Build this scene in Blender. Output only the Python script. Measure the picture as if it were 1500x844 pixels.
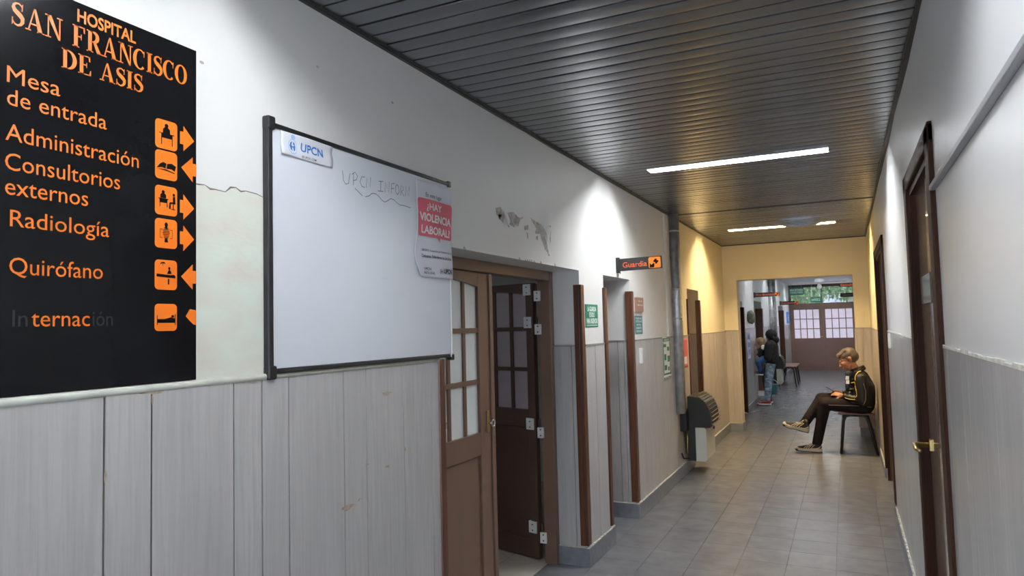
import bpy, bmesh, math, random
from mathutils import Vector, Matrix, Euler
from mathutils.bvhtree import BVHTree
random.seed(7)
R = math.radians
for o in list(bpy.data.objects): bpy.data.objects.remove(o)
S = bpy.context.scene
COL = S.collection

# ------------------------------------------------------------------ camera
CAM_H = 1.63
f_px, yaw, pit, rol = 1025.05, -0.44373, 0.0572105, -0.025455
cy_, sy_, cp_, sp_ = math.cos(yaw), math.sin(yaw), math.cos(pit), math.sin(pit)
fw = Vector((sy_*cp_, cy_*cp_, sp_)); rt = Vector((cy_, -sy_, 0)); up = rt.cross(fw)
c_, s_ = math.cos(rol), math.sin(rol)
rt, up = rt*c_ + up*s_, up*c_ - rt*s_
cd = bpy.data.cameras.new('camera'); cam = bpy.data.objects.new('camera', cd); COL.objects.link(cam)
cam.matrix_world = Matrix(((rt.x, up.x, -fw.x, 0), (rt.y, up.y, -fw.y, 0), (rt.z, up.z, -fw.z, CAM_H), (0, 0, 0, 1)))
cd.sensor_width = 36; cd.lens = f_px*36/1500; cd.clip_start = .05; cd.clip_end = 200
S.camera = cam

# ------------------------------------------------------------------ world, exposure, lamp strengths
w = bpy.data.worlds.new('overcast_sky'); S.world = w; w.use_nodes = True
bg = w.node_tree.nodes['Background']; bg.inputs[0].default_value = (.80, .89, 1.0, 1); bg.inputs[1].default_value = 2.9
S.view_settings.view_transform = 'Standard'; S.view_settings.look = 'None'; S.view_settings.gamma = 1
S.view_settings.use_curve_mapping = False; S.view_settings.exposure = 1.15
COOL = (.93, .97, 1.0); WARM = (1.0, .74, .41)
TUBE_MAIN, TUBE_NEAR, TUBE_WARM, TUBE_FAR = 120, 76, 225, 50

# ------------------------------------------------------------------ materials
def mat(name, col, rough=.5, metal=0, var=.08, scale=6, stretch=(1, 1, 1), bump=0, bscale=None, coat=0, emit=0, rnd=0, trans=0, dark=None, alpha=1):
    m = bpy.data.materials.new(name); m.use_nodes = True
    n = m.node_tree.nodes; l = m.node_tree.links; b = n['Principled BSDF']
    b.inputs['Roughness'].default_value = rough; b.inputs['Metallic'].default_value = metal
    b.inputs['Coat Weight'].default_value = coat; b.inputs['Coat Roughness'].default_value = .07
    if trans: b.inputs['Transmission Weight'].default_value = trans
    g = n.new('ShaderNodeNewGeometry'); mp = n.new('ShaderNodeMapping'); l.new(g.outputs['Position'], mp.inputs[0])
    mp.inputs['Scale'].default_value = stretch
    no = n.new('ShaderNodeTexNoise'); no.inputs['Scale'].default_value = scale; no.inputs['Detail'].default_value = 5
    l.new(mp.outputs[0], no.inputs['Vector'])
    cr = n.new('ShaderNodeValToRGB'); l.new(no.outputs['Fac'], cr.inputs[0])
    cr.color_ramp.elements[0].position = .3; cr.color_ramp.elements[1].position = .7
    lo = dark or tuple(c*(1-var) for c in col); hi = tuple(min(1, c*(1+var)) for c in col)
    cr.color_ramp.elements[0].color = (*lo, 1); cr.color_ramp.elements[1].color = (*hi, 1)
    out = cr.outputs[0]
    if rnd:
        oi = n.new('ShaderNodeObjectInfo'); hs = n.new('ShaderNodeHueSaturation')
        ma = n.new('ShaderNodeMapRange'); l.new(oi.outputs['Random'], ma.inputs[0])
        ma.inputs[3].default_value = 1-rnd; ma.inputs[4].default_value = 1+rnd
        l.new(ma.outputs[0], hs.inputs['Value']); l.new(out, hs.inputs['Color']); out = hs.outputs[0]
    l.new(out, b.inputs['Base Color'])
    if emit:
        b.inputs['Emission Strength'].default_value = emit; b.inputs['Emission Color'].default_value = (*col, 1)
    if bump:
        n2 = n.new('ShaderNodeTexNoise'); n2.inputs['Scale'].default_value = bscale or scale*6; n2.inputs['Detail'].default_value = 4
        l.new(mp.outputs[0], n2.inputs['Vector'])
        bp = n.new('ShaderNodeBump'); bp.inputs['Strength'].default_value = bump; bp.inputs['Distance'].default_value = .003
        l.new(n2.outputs['Fac'], bp.inputs['Height']); l.new(bp.outputs[0], b.inputs['Normal'])
    return m
def grain(name, base, streak, rough=.4, sc=1.0, rnd=.05, coat=0, bump=.15):
    """painted or varnished wood, grain along z, broken by soft cathedral figures"""
    m = mat(name, base, rough, 0, .06, 2.2, (3, 3, .5), 0, coat=coat, rnd=rnd)
    n = m.node_tree.nodes; l = m.node_tree.links; b = n['Principled BSDF']
    src = b.inputs['Base Color'].links[0].from_socket
    g = n.new('ShaderNodeNewGeometry'); mp = n.new('ShaderNodeMapping'); l.new(g.outputs['Position'], mp.inputs[0])
    mp.inputs['Scale'].default_value = (14*sc, 14*sc, .9)
    oi = n.new('ShaderNodeObjectInfo'); ad = n.new('ShaderNodeVectorMath'); ad.operation = 'ADD'
    mu = n.new('ShaderNodeMath'); mu.operation = 'MULTIPLY'; mu.inputs[1].default_value = 37; l.new(oi.outputs['Random'], mu.inputs[0])
    l.new(mp.outputs[0], ad.inputs[0]); l.new(mu.outputs[0], ad.inputs[1])
    no = n.new('ShaderNodeTexNoise'); no.inputs['Scale'].default_value = 3.2; no.inputs['Detail'].default_value = 8; no.inputs['Roughness'].default_value = .62
    no.inputs['Distortion'].default_value = .5; l.new(ad.outputs[0], no.inputs['Vector'])
    cr = n.new('ShaderNodeValToRGB'); cr.color_ramp.elements[0].position = .42; cr.color_ramp.elements[1].position = .62
    cr.color_ramp.elements[0].color = (0, 0, 0, 1); cr.color_ramp.elements[1].color = (1, 1, 1, 1); l.new(no.outputs['Fac'], cr.inputs[0])
    mx = n.new('ShaderNodeMix'); mx.data_type = 'RGBA'; l.new(cr.outputs[0], mx.inputs[0]); l.new(src, mx.inputs[6]); mx.inputs[7].default_value = (*streak, 1)
    ms = n.new('ShaderNodeMath'); ms.operation = 'MULTIPLY'; ms.inputs[1].default_value = .55; l.new(cr.outputs[0], ms.inputs[0]); l.new(ms.outputs[0], mx.inputs[0])
    l.new(mx.outputs[2], b.inputs['Base Color'])
    bp = n.new('ShaderNodeBump'); bp.inputs['Strength'].default_value = bump; bp.inputs['Distance'].default_value = .002
    l.new(no.outputs['Fac'], bp.inputs['Height']); l.new(bp.outputs[0], b.inputs['Normal'])
    return m
def emitter(name, col, s):
    m = bpy.data.materials.new(name); m.use_nodes = True; b = m.node_tree.nodes['Principled BSDF']
    b.inputs['Base Color'].default_value = (.9, .9, .9, 1)
    b.inputs['Emission Color'].default_value = (*col, 1); b.inputs['Emission Strength'].default_value = s
    return m
M = dict(
 plaster=mat('white_plaster', (.76, .755, .735), .42, 0, .035, 1.6, bump=.12, bscale=90),
 plaster_r=mat('gloss_white_plaster', (.77, .775, .785), .34, 0, .025, 1.3, bump=.06, bscale=120),
 cream=mat('cream_plaster', (.80, .71, .48), .42, 0, .04, 1.5, bump=.1, bscale=90),
 plaster_far=mat('far_white_plaster', (.78, .79, .80), .3, 0, .03, 1.5, bump=.05),
 green_old=mat('old_pale_green_paint', (.66, .74, .65), .5, 0, .06, 6, (1, 1, 2), dark=(.70, .66, .58), bump=.2, bscale=40),
 rust_d=mat('brown_joint', (.20, .12, .075), .8, 0, .3, 12),
 platec=mat('glossy_grey_plate', (.11, .09, .08), .12, 0, .2, 20),
 brown_f=mat('far_brown_door_paint', (.25, .145, .11), .35, 0, .08, 4),
 peel=mat('bare_render', (.46, .42, .39), .9, 0, .35, 38, bump=.6, bscale=80),
 crack=mat('crack_shadow', (.16, .15, .14), .9),
 plank=grain('whitewashed_plank', (.50, .485, .478), (.39, .38, .375), .38, 1.5, rnd=.012, bump=.3),
 plank_r=grain('whitewashed_plank_gloss', (.50, .50, .51), (.44, .435, .44), .2, rnd=.03, bump=.08),
 plank_c=grain('warm_plank', (.47, .42, .36), (.36, .32, .27), .35, rnd=.03),
 trough=mat('white_enamel_trough', (.8, .8, .8), .4),
 slat=mat('grey_metal_slat', (.245, .258, .28), .27, .85, .08, 3, (.6, 4, 1), bump=.05, bscale=60, rnd=.10),
 gap=mat('ceiling_void', (.015, .015, .015), .9),
 edge=mat('dark_edge_angle', (.035, .033, .032), .45),
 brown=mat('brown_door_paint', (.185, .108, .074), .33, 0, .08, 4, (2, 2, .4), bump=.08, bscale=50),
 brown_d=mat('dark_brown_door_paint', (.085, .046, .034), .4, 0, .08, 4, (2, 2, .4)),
 guard=grain('varnished_wood', (.125, .045, .020), (.055, .018, .009), .30, .9, rnd=.08, coat=.15),
 trimwood=grain('dark_varnished_wood', (.045, .014, .006), (.022, .007, .004), .62, .9, rnd=.05, coat=.0),
 slab=grain('gloss_brown_door', (.30, .21, .16), (.25, .17, .12), .30, .5, rnd=.0, coat=1.0, bump=.01),
 tile=mat('grey_floor_tile', (.192, .196, .208), .26, 0, .14, 7, bump=.10, bscale=25, rnd=.035),
 grout=mat('dark_grout', (.13, .13, .14), .7),
 roomtile=mat('cream_floor_tile', (.55, .50, .42), .3, 0, .06, 8),
 base=mat('grey_skirting_tile', (.20, .215, .245), .4, 0, .15, 20, bump=.1),
 mortar=mat('rough_mortar', (.62, .60, .54), .9, 0, .2, 30, bump=.5),
 rail=mat('pale_dado_rail', (.60, .62, .55), .45, 0, .12, 14),
 rail_d=mat('grey_dado_rail', (.30, .275, .25), .5, 0, .12, 14),
 black=mat('black_acrylic', (.006, .006, .007), .16, 0, .1, 4),
 blackp=mat('black_plastic', (.015, .015, .016), .42, 0, .1, 10),
 orange=mat('orange_vinyl', (.82, .175, .006), .45, 0, .04, 5),
 orange_d=mat('weathered_orange_vinyl', (.75, .18, .02), .55, 0, .15, 25),
 ghost=mat('letter_residue', (.010, .010, .012), .6),
 redor=mat('red_orange_vinyl', (.85, .12, .02), .5, 0, .04, 5),
 white=mat('white_board', (.70, .73, .79), .13, 0, .015, 3),
 paper=mat('white_paper', (.70, .71, .77), .7, 0, .03, 8, bump=.1, bscale=12),
 blue=mat('blue_ink', (.03, .19, .55), .6), bluep=mat('pale_blue_ink', (.35, .52, .80), .6),
 pink=mat('faded_red_ink', (.62, .11, .15), .6, 0, .08, 9), ink=mat('black_ink', (.03, .03, .035), .6),
 marker=mat('grey_marker', (.20, .20, .24), .6), smudge=mat('erased_smudge', (.60, .62, .68), .3),
 green=mat('green_sign', (.02, .20, .11), .5), teal=mat('teal_sign', (.05, .20, .20), .5), whiteink=mat('white_ink', (.80, .85, .82), .6),
 plaque=mat('pink_brown_plaque', (.34, .17, .13), .45, 0, .15, 30), blues=mat('blue_sign', (.03, .25, .75), .5), lilac=mat('lilac_notice', (.55, .58, .75), .6, 0, .2, 30),
 galv=mat('galvanised_steel', (.55, .56, .57), .42, .75, .25, 14, (1, 1, 1), bump=.1),
 heater=mat('beige_enamel', (.52, .53, .46), .35, 0, .05, 5), heater_d=mat('dark_brown_enamel', (.012, .011, .010), .5, 0, .1, 6),
 louvre=mat('bronze_louvre', (.30, .26, .21), .4, .3, .1, 9),
 frosted=mat('frosted_glass', (.78, .83, .82), .4, 0, .03, 10), frosted_p=mat('frosted_glass_lilac_reflection', (.40, .34, .37), .4, 0, .04, 10),  # second one: lilac reflection on the open leaf's panes, put into their colour
 hinge=mat('white_hinge_paint', (.75, .75, .74), .4), brass=mat('brass', (.42, .31, .13), .38, 1, .1, 20), chrome=mat('chrome', (.7, .7, .7), .15, 1),
 cable=mat('grey_trunking', (.33, .34, .36), .4), switch=mat('ivory_plastic', (.72, .70, .62), .4),
 skin=mat('skin', (.46, .215, .13), .5, 0, .10, 30), skin_p=mat('fair_skin', (.60, .36, .27), .5, 0, .08, 30),
 hair=mat('grey_blond_hair', (.11, .082, .060), .55, 0, .5, 60, (1, 1, 3), bump=.7, bscale=140), hair2=mat('sandy_hair', (.27, .17, .08), .6, 0, .3, 70, bump=.4),
 jacket=mat('black_tracksuit', (.0065, .006, .007), .5, 0, .3, 14, bump=.35, bscale=22), jacket2=mat('black_hoodie', (.008, .008, .011), .8, 0, .3, 14, bump=.3, bscale=30),
 trousers=mat('dark_trousers', (.013, .009, .011), .75, 0, .25, 12, (1, 1, 1), bump=.5, bscale=16),
 yellow=mat('yellow_piping', (.75, .55, .12), .6), greyp=mat('grey_piping', (.30, .28, .27), .6), badge=mat('white_badge', (.72, .75, .85), .5), navy=mat('navy_cloth', (.015, .02, .05), .7),
 jeans=mat('faded_jeans', (.30, .38, .48), .8, 0, .55, 14, (1, 1, 1.4), bump=.3, dark=(.10, .17, .28)), jeans_b=mat('blue_jeans', (.02, .085, .27), .8, 0, .4, 18, bump=.3),
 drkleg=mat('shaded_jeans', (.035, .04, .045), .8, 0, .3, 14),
 shoe=mat('cream_shoe_leather', (.58, .50, .36), .45, 0, .1, 30), shoe_b=mat('black_shoe_mesh', (.02, .02, .02), .7, 0, .3, 80), sole=mat('pale_rubber', (.55, .50, .40), .6), sole_d=mat('dark_rubber', (.035, .03, .028), .6),
 red=mat('red_shoe_mesh', (.42, .02, .05), .6), rubberw=mat('white_rubber', (.8, .8, .8), .5),
 seatwood=mat('red_brown_seat', (.20, .06, .035), .35, 0, .1, 14, (1, 4, 1), coat=.2), tealp=mat('turquoise_plastic', (.06, .24, .27), .4),
 glass=mat('clear_glass', (.9, .95, .93), .02, 0, 0, 1, trans=.95), leaf=mat('foliage', (.07, .14, .04), .6, 0, .5, 3, rnd=.2), bark=mat('bark', (.14, .09, .06), .8),
 fanw=mat('white_fan_enamel', (.85, .85, .85), .3), ceil_far=mat('far_ceiling_paint', (.72, .70, .74), .4, 0, .03, 2), screen=mat('phone_glass', (.02, .02, .025), .1),
 steelgrey=mat('grey_box', (.25, .25, .26), .5), concrete=mat('courtyard_paving', (.4, .4, .38), .9),
)
M['film'] = mat('lilac_film_daylight_glow', (.60, .55, .66), .6, 0, .05, 9, emit=.30)  # daylight through the far door panes is put in as a glow
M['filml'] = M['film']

for k, v_ in (('trousers', .15), ('jacket', .35), ('black', .2)): M[k].node_tree.nodes['Principled BSDF'].inputs['Specular IOR Level'].default_value = v_
M['trimwood'].node_tree.nodes['Principled BSDF'].inputs['Specular IOR Level'].default_value = .2
# ------------------------------------------------------------------ object helpers
def link(o, parent=None):
    COL.objects.link(o)
    if parent is not None: o.parent = parent
    return o
def tag(o, label=None, cat=None, group=None, kind=None):
    if label: o['label'] = label
    if cat: o['category'] = cat
    if group: o['group'] = group
    if kind: o['kind'] = kind
    return o
def thing(name, label, cat, loc=(0, 0, 0), group=None, rz=0):
    o = bpy.data.objects.new(name, None); o.location = loc; o.rotation_euler.z = rz; o.empty_display_size = .1
    link(o); return tag(o, label, cat, group)
def fin(bm, name, m, parent=None, smooth=False, bevel=0, world=True):
    """link a bmesh given in world coordinates; when the parent is placed away from the origin the mesh is stored relative to it"""
    me = bpy.data.meshes.new(name)
    if parent is not None and world:
        mw = pm(parent).inverted(); bm.transform(mw)
    bmesh.ops.recalc_face_normals(bm, faces=bm.faces)
    bm.to_mesh(me); bm.free()
    for x in (m if isinstance(m, (list, tuple)) else [m]): me.materials.append(x)
    if smooth:
        for p in me.polygons: p.use_smooth = True
    o = bpy.data.objects.new(name, me); link(o, parent)
    if bevel:
        b = o.modifiers.new('bevel', 'BEVEL'); b.width = bevel; b.segments = 2; b.limit_method = 'ANGLE'
    return o
def pm(o):
    m = Matrix.Identity(4)
    while o is not None:
        m = Matrix.LocRotScale(o.location, o.rotation_euler, o.scale) @ m; o = o.parent
    return m
def box(bm, x0, x1, y0, y1, z0, z1, mtx=None):
    vs = [bm.verts.new((x, y, z)) for z in (z0, z1) for y in (y0, y1) for x in (x0, x1)]
    if mtx is not None:
        for v in vs: v.co = mtx @ v.co
    for q in ((0, 2, 3, 1), (4, 5, 7, 6), (0, 1, 5, 4), (2, 6, 7, 3), (0, 4, 6, 2), (1, 3, 7, 5)):
        bm.faces.new([vs[i] for i in q])
def B(*a): bm = bmesh.new(); box(bm, *a); return bm
def boxo(name, m, parent, *a, bevel=0): return fin(B(*a), name, m, parent, bevel=bevel)
def frame_from(p, q):
    d = (q-p).normalized(); a = Vector((0, 0, 1)) if abs(d.z) < .9 else Vector((1, 0, 0))
    u = d.cross(a).normalized(); return u, d.cross(u)
def tube(bm, pts, r, n=10, cap=True):
    pts = [Vector(p) for p in pts]; rs = r if isinstance(r, (list, tuple)) else [r]*len(pts); rings = []; u = None
    for i, p in enumerate(pts):
        a = pts[max(0, i-1)]; b = pts[min(len(pts)-1, i+1)]; d = (b-a).normalized()
        if u is None: u, _ = frame_from(a, b)
        u = (u - d*u.dot(d)).normalized(); v = d.cross(u)
        rings.append([bm.verts.new(p + (u*math.cos(t)+v*math.sin(t))*rs[i]) for t in [2*math.pi*k/n for k in range(n)]])
    for a, b in zip(rings, rings[1:]):
        for k in range(n): bm.faces.new((a[k], a[(k+1) % n], b[(k+1) % n], b[k]))
    if cap: bm.faces.new(rings[0][::-1]); bm.faces.new(rings[-1])
def T(pts, r, n=10): bm = bmesh.new(); tube(bm, pts, r, n); return bm
def capsule(bm, p, q, r0, r1, n=16, sq=(1, 1, 1)):
    """closed tapered capsule"""
    p, q = Vector(p), Vector(q); d = (q-p); L = d.length
    if L < 1e-6: d = Vector((0, 0, 1))
    d = d.normalized(); a = Vector((0, 0, 1)) if abs(d.z) < .9 else Vector((1, 0, 0)); u = d.cross(a).normalized(); v = d.cross(u)
    prof = [(-math.cos(t)*r0, math.sin(t)*r0, 0) for t in [math.pi/2*k/4 for k in range(5)]] + [(math.sin(t)*r1, math.cos(t)*r1, 1) for t in [math.pi/2*k/4 for k in range(5)]]
    rings = []
    for h, rr, e in prof:
        c = (p if e == 0 else q) + d*h
        rings.append([bm.verts.new(c)] if rr < 1e-6 else [bm.verts.new(c + (u*math.cos(2*math.pi*k/n)+v*math.sin(2*math.pi*k/n))*rr) for k in range(n)])
    for A, Bq in zip(rings, rings[1:]):
        if len(A) == 1:
            for k in range(n): bm.faces.new((A[0], Bq[(k+1) % n], Bq[k]))
        elif len(Bq) == 1:
            for k in range(n): bm.faces.new((A[k], A[(k+1) % n], Bq[0]))
        else:
            for k in range(n): bm.faces.new((A[k], A[(k+1) % n], Bq[(k+1) % n], Bq[k]))
def ellipsoid(bm, c, r, rot=None, n=20):
    res = bmesh.ops.create_uvsphere(bm, u_segments=n, v_segments=n//2+2, radius=1)
    mt = Matrix.Translation(Vector(c)) @ (rot.to_4x4() if rot else Matrix.Identity(4)) @ Matrix.Diagonal((*r, 1))
    bmesh.ops.transform(bm, matrix=mt, verts=res['verts'])
def organic(name, bm, m, parent, voxel=.008, smooth=3, assign=None, cut=None):
    """weld overlapping closed lumps into one continuous smooth skin"""
    me = bpy.data.meshes.new('tmp'); bm.to_mesh(me); bm.free(); o = bpy.data.objects.new('tmp', me); COL.objects.link(o)
    r = o.modifiers.new('r', 'REMESH'); r.mode = 'VOXEL'; r.voxel_size = voxel
    s = o.modifiers.new('s', 'SMOOTH'); s.factor = .6; s.iterations = smooth
    dg = bpy.context.evaluated_depsgraph_get(); ev = o.evaluated_get(dg); nm = bpy.data.meshes.new_from_object(ev)
    bpy.data.objects.remove(o)
    b2 = bmesh.new(); b2.from_mesh(nm)
    if cut: bmesh.ops.delete(b2, geom=[v for v in b2.verts if cut(v.co)], context='VERTS')
    if parent is not None: b2.transform(pm(parent).inverted())
    b2.to_mesh(nm); b2.free(); nm.name = name
    mats = m if isinstance(m, (list, tuple)) else [m]; nm.materials.clear()
    for x in mats: nm.materials.append(x)
    for p in nm.polygons:
        p.use_smooth = True
        if assign: p.material_index = assign(pm(parent) @ p.center)
    return link(bpy.data.objects.new(name, nm), parent)
def bvh_of(*objs):
    vs, fs = [], []
    for o in objs:
        k = len(vs); mw = pm(o.parent); vs += [mw @ v.co for v in o.data.vertices]; fs += [[i+k for i in p.vertices] for p in o.data.polygons]
    return BVHTree.FromPolygons(vs, fs)
def snap(bv, pts, off=.001, sub=5):
    out = []
    for a, b in zip(pts, pts[1:]):
        for k in range(sub): out.append(Vector(a).lerp(Vector(b), k/sub))
    out.append(Vector(pts[-1])); r = []
    for p in out:
        l, n, i, d = bv.find_nearest(p); r.append(l + n*off)
    return r
def poly(bm, pts, fr, d=0.0, th=.0006):
    """flat polygon (u, v) in a frame, with a hair of thickness"""
    a = [bm.verts.new(fr @ Vector((u, v, d+th))) for u, v in pts]
    try: f = bm.faces.new(a)
    except ValueError: return
    bmesh.ops.triangulate(bm, faces=[f])
# frames: local x = reading direction, y = up, z = out of the surface
def FL(x): return Matrix(((0, 0, 1, x), (1, 0, 0, 0), (0, 1, 0, 0), (0, 0, 0, 1)))      # on a left wall, facing +X
def FC(y, x0=0, z0=0): return Matrix(((1, 0, 0, x0), (0, 0, -1, y), (0, 1, 0, z0), (0, 0, 0, 1)))   # facing the camera end, -Y
_tx = {}
def text_mesh(s, bold=0, res=3):
    k = (s, bold)
    if k not in _tx:
        c = bpy.data.curves.new('t', 'FONT'); c.body = s; c.size = 1; c.offset = bold; c.resolution_u = res
        o = bpy.data.objects.new('t', c); COL.objects.link(o)
        dg = bpy.context.evaluated_depsgraph_get(); me = bpy.data.meshes.new_from_object(o.evaluated_get(dg))
        bpy.data.objects.remove(o); _tx[k] = me
    return _tx[k]
CAPH = max(v.co.y for v in text_mesh('H').vertices)
def lettering(s, m, parent, fr, u0, u1, v0, cap, bold=0, d=.0006, name='lettering', kind=None, res=3):
    """s written between u0 and u1 on baseline v0 with capital height cap"""
    me = text_mesh(s, bold, res).copy(); xs = [v.co.x for v in me.vertices]; a, b = min(xs), max(xs); k = (u1-u0)/(b-a)
    inv = pm(parent).inverted() @ fr
    for v in me.vertices: v.co = inv @ Vector((u0+(v.co.x-a)*k, v0+v.co.y*cap/CAPH, d))
    me.materials.clear(); me.materials.append(m); me.name = name
    return link(bpy.data.objects.new(name, me), parent)
def arc(cx, cy, rx, ry, a0, a1, n=20): return [(cx+rx*math.cos(R(a0+(a1-a0)*k/n)), cy+ry*math.sin(R(a0+(a1-a0)*k/n))) for k in range(n+1)]
def ribbon(bm, fr, pts, ws, tf=lambda p: p, d=.0006):
    """flat brush stroke along pts with widths ws"""
    if not isinstance(ws, (list, tuple)): ws = [ws]*len(pts)
    L, Rr = [], []
    for i, p in enumerate(pts):
        a = pts[max(0, i-1)]; b = pts[min(len(pts)-1, i+1)]; dx, dy = b[0]-a[0], b[1]-a[1]; l = math.hypot(dx, dy) or 1
        nx, ny = -dy/l*ws[i]/2, dx/l*ws[i]/2
        L.append(bm.verts.new(fr @ Vector((*tf((p[0]+nx, p[1]+ny)), d)))); Rr.append(bm.verts.new(fr @ Vector((*tf((p[0]-nx, p[1]-ny)), d))))
    for i in range(len(pts)-1): bm.faces.new((L[i], L[i+1], Rr[i+1], Rr[i]))
def rrect(u0, v0, u1, v1, r, n=5):
    o = []
    for cx, cy, a in ((u1-r, v1-r, 0), (u0+r, v1-r, 90), (u0+r, v0+r, 180), (u1-r, v0+r, 270)): o += arc(cx, cy, r, r, a, a+90, n)
    return o

# ------------------------------------------------------------------ the setting
XL, XR, ZC, ZD = -1.668, .305, 2.80, 1.49
Y0, Y1, YF = -3.0, 11.0, 24.8        # rear end, middle wall, far doors
def rect_rows(openings, a, b, z1):
    """(y0, y1, z0, z1) blocks of a wall pierced by openings (oy0, oy1, otop)"""
    out = []; y = a
    for o0, o1, zt in openings:
        out.append((y, o0, 0, z1)); out.append((o0, o1, zt, z1)); y = o1
    out.append((y, b, 0, z1)); return out
OPA, OPB, OPC = (2.72, 4.60, 2.02), (5.14, 5.87, 2.02), (8.26, 8.97, 2.04)
bm = bmesh.new()
for a, b, z0, z1 in rect_rows([OPA, OPB, OPC], Y0, Y1, 2.9): box(bm, XL-.27, XL, a, b, z0, z1)
wall_left = fin(bm, 'wall_left', [M['plaster'], M['cream']]); tag(wall_left, kind='structure')
for p in wall_left.data.polygons:
    if p.center.y > 7.7: p.material_index = 1
# cut paint change: the block between openings B and C is one box, so split its paint by a thin overlay of real cream coat
boxo('paint_coat', M['cream'], wall_left, XL, XL+.0015, 7.58, 8.26, 1.49, 2.82)
bm = bmesh.new()
OPR1, OPR2 = (2.95, 3.88, 2.25), (6.62, 8.08, 2.25)
for a, b, z0, z1 in rect_rows([OPR1, OPR2], Y0, Y1, 2.9): box(bm, XR, XR+.25, a, b, z0, z1)
wall_right = fin(bm, 'wall_right', [M['plaster_r'], M['cream']]); tag(wall_right, kind='structure')
for p in wall_right.data.polygons:
    if p.center.y > 7.5: p.material_index = 1
# middle wall with the passage
bm = bmesh.new(); PX0, PX1, PZ, PT = -1.47, .11, 2.265, .28
box(bm, XL, PX0, Y1, Y1+PT, 0, 2.9); box(bm, PX1, XR, Y1, Y1+PT, 0, 2.9); box(bm, PX0, PX1, Y1, Y1+PT, PZ, 2.9)
wall_mid = fin(bm, 'wall_middle', M['cream']); tag(wall_mid, kind='structure')
# far corridor
XFL, XFR = -1.68, .38
OPF = [(12.3, 13.2, 2.0), (14.95, 16.35, 2.06), (20.6, 22.2, 2.06)]
bm = bmesh.new()
for a, b, z0, z1 in rect_rows(OPF, Y1+PT, YF+.1, 2.9): box(bm, XFL-.3, XFL, a, b, z0, z1)
wall_fl = fin(bm, 'wall_far_left', M['plaster_far']); tag(wall_fl, kind='structure')
wall_fr = tag(boxo('wall_far_right', M['plaster_far'], None, XFR, XFR+.2, Y1+PT, YF+.1, 0, 2.9), kind='structure')
# rear end behind the viewer: wall with a wide open doorway to daylight
bm = bmesh.new(); box(bm, XL-.2, XL+.2, Y0-.2, Y0, 0, 2.9); box(bm, XR-.1, XR+.2, Y0-.2, Y0, 0, 2.9); box(bm, XL, XR, Y0-.2, Y0, 2.5, 2.9)
tag(fin(bm, 'wall_rear', M['plaster']), kind='structure')

# floor: screed with individually laid tiles
floor = tag(boxo('floor', M['grout'], None, XL-.3, XFR+.2, Y0, 26, -.1, -.004), kind='structure')
PT_ = .30; X0T = -1.935
def tile_mesh():
    bm = bmesh.new(); s = PT_/2-.0007; t = .0045
    a = [bm.verts.new((x, y, 0)) for x, y in ((-s, -s), (s, -s), (s, s), (-s, s))]
    b = [bm.verts.new((x*(1-.006), y*(1-.006), t)) for x, y in ((-s, -s), (s, -s), (s, s), (-s, s))]
    bm.faces.new(b)
    for k in range(4): bm.faces.new((a[k], a[(k+1) % 4], b[(k+1) % 4], b[k]))
    me = bpy.data.meshes.new('tile'); bm.to_mesh(me); bm.free(); me.materials.append(M['tile']); return me
tm = tile_mesh(); cnt = 0; rest = bmesh.new()
cells = []
ny = 0
for j in range(int((25.2-Y0)/PT_)):
    for i in range(8):
        x = X0T+PT_/2+i*PT_; y = Y0+PT_/2+j*PT_
        if x - PT_/2 > XFR: continue
        cells.append((x, y))
vis = [c for c in cells if c[1] > 3.5 and (c[0] > -1.2 or c[1] > 4.4)]
vis = vis[:296]; vs = set(vis)
for x, y in cells:
    h = random.uniform(-.0001, .0001)
    if (x, y) in vs:
        o = bpy.data.objects.new('tile', tm); o.location = (x, y, -.004+h-.0005); link(o, floor)
    else: box(rest, x-.1493, x+.1493, y-.1493, y+.1493, -.004, 0)
tag(fin(rest, 'tiling', M['tile'], floor), kind='stuff')

# ceiling: metal slats under a dark void
ceil = tag(boxo('ceiling', M['gap'], None, XL-.02, XR+.02, Y0, Y1, 2.89, 2.92), kind='structure')
PITCH = .0968
LAMPS = [(-1.25, .0, 1.25), (-1.30, -.055, 5.22), (-1.295, -.06, 9.17)]
def slat(bm, x0, x1, w0, w1, sag=None, n=1):
    """folded metal strip: gently crowned face with turned up lips"""
    fy = [w0+(w1-w0)*t for t in (0, .06, .25, .5, .75, .94, 1)]; prof = [(w0, .018)]+[(a, CROWN*((a/.044)**2)) for a in fy]+[(w1, .018)]
    xs = [x0+(x1-x0)*k/n for k in range(n+1)]; rows = []
    for x in xs:
        s = sag(x) if sag else 0
        rows.append([bm.verts.new((x, py, pz+s)) for py, pz in prof])
    for a, b in zip(rows, rows[1:]):
        for k in range(len(prof)-1):
            f = bm.faces.new((a[k], b[k], b[k+1], a[k+1])); f.smooth = 0 < k < len(prof)-2
CROWN = .0022
XA, XB, HW_ = XL+.004, XR-.004, .044
def slat_mesh(pieces, **kw):
    bm = bmesh.new()
    for p in pieces: slat(bm, *p, **kw)
    me = bpy.data.meshes.new('slat'); bm.to_mesh(me); bm.free(); me.materials.append(M['slat']); return me
sm = slat_mesh([(XA, XB, -HW_, HW_)])
y = 1.957-PITCH*10+PITCH/2-.02; back = bmesh.new()
yy = Y0+.05
while yy < y-PITCH*.6:
    box(back, XA, XB, yy-.044, yy+.044, ZC, ZC+.018); yy += PITCH
tag(fin(back, 'slatting', M['slat'], ceil), kind='stuff')
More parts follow.
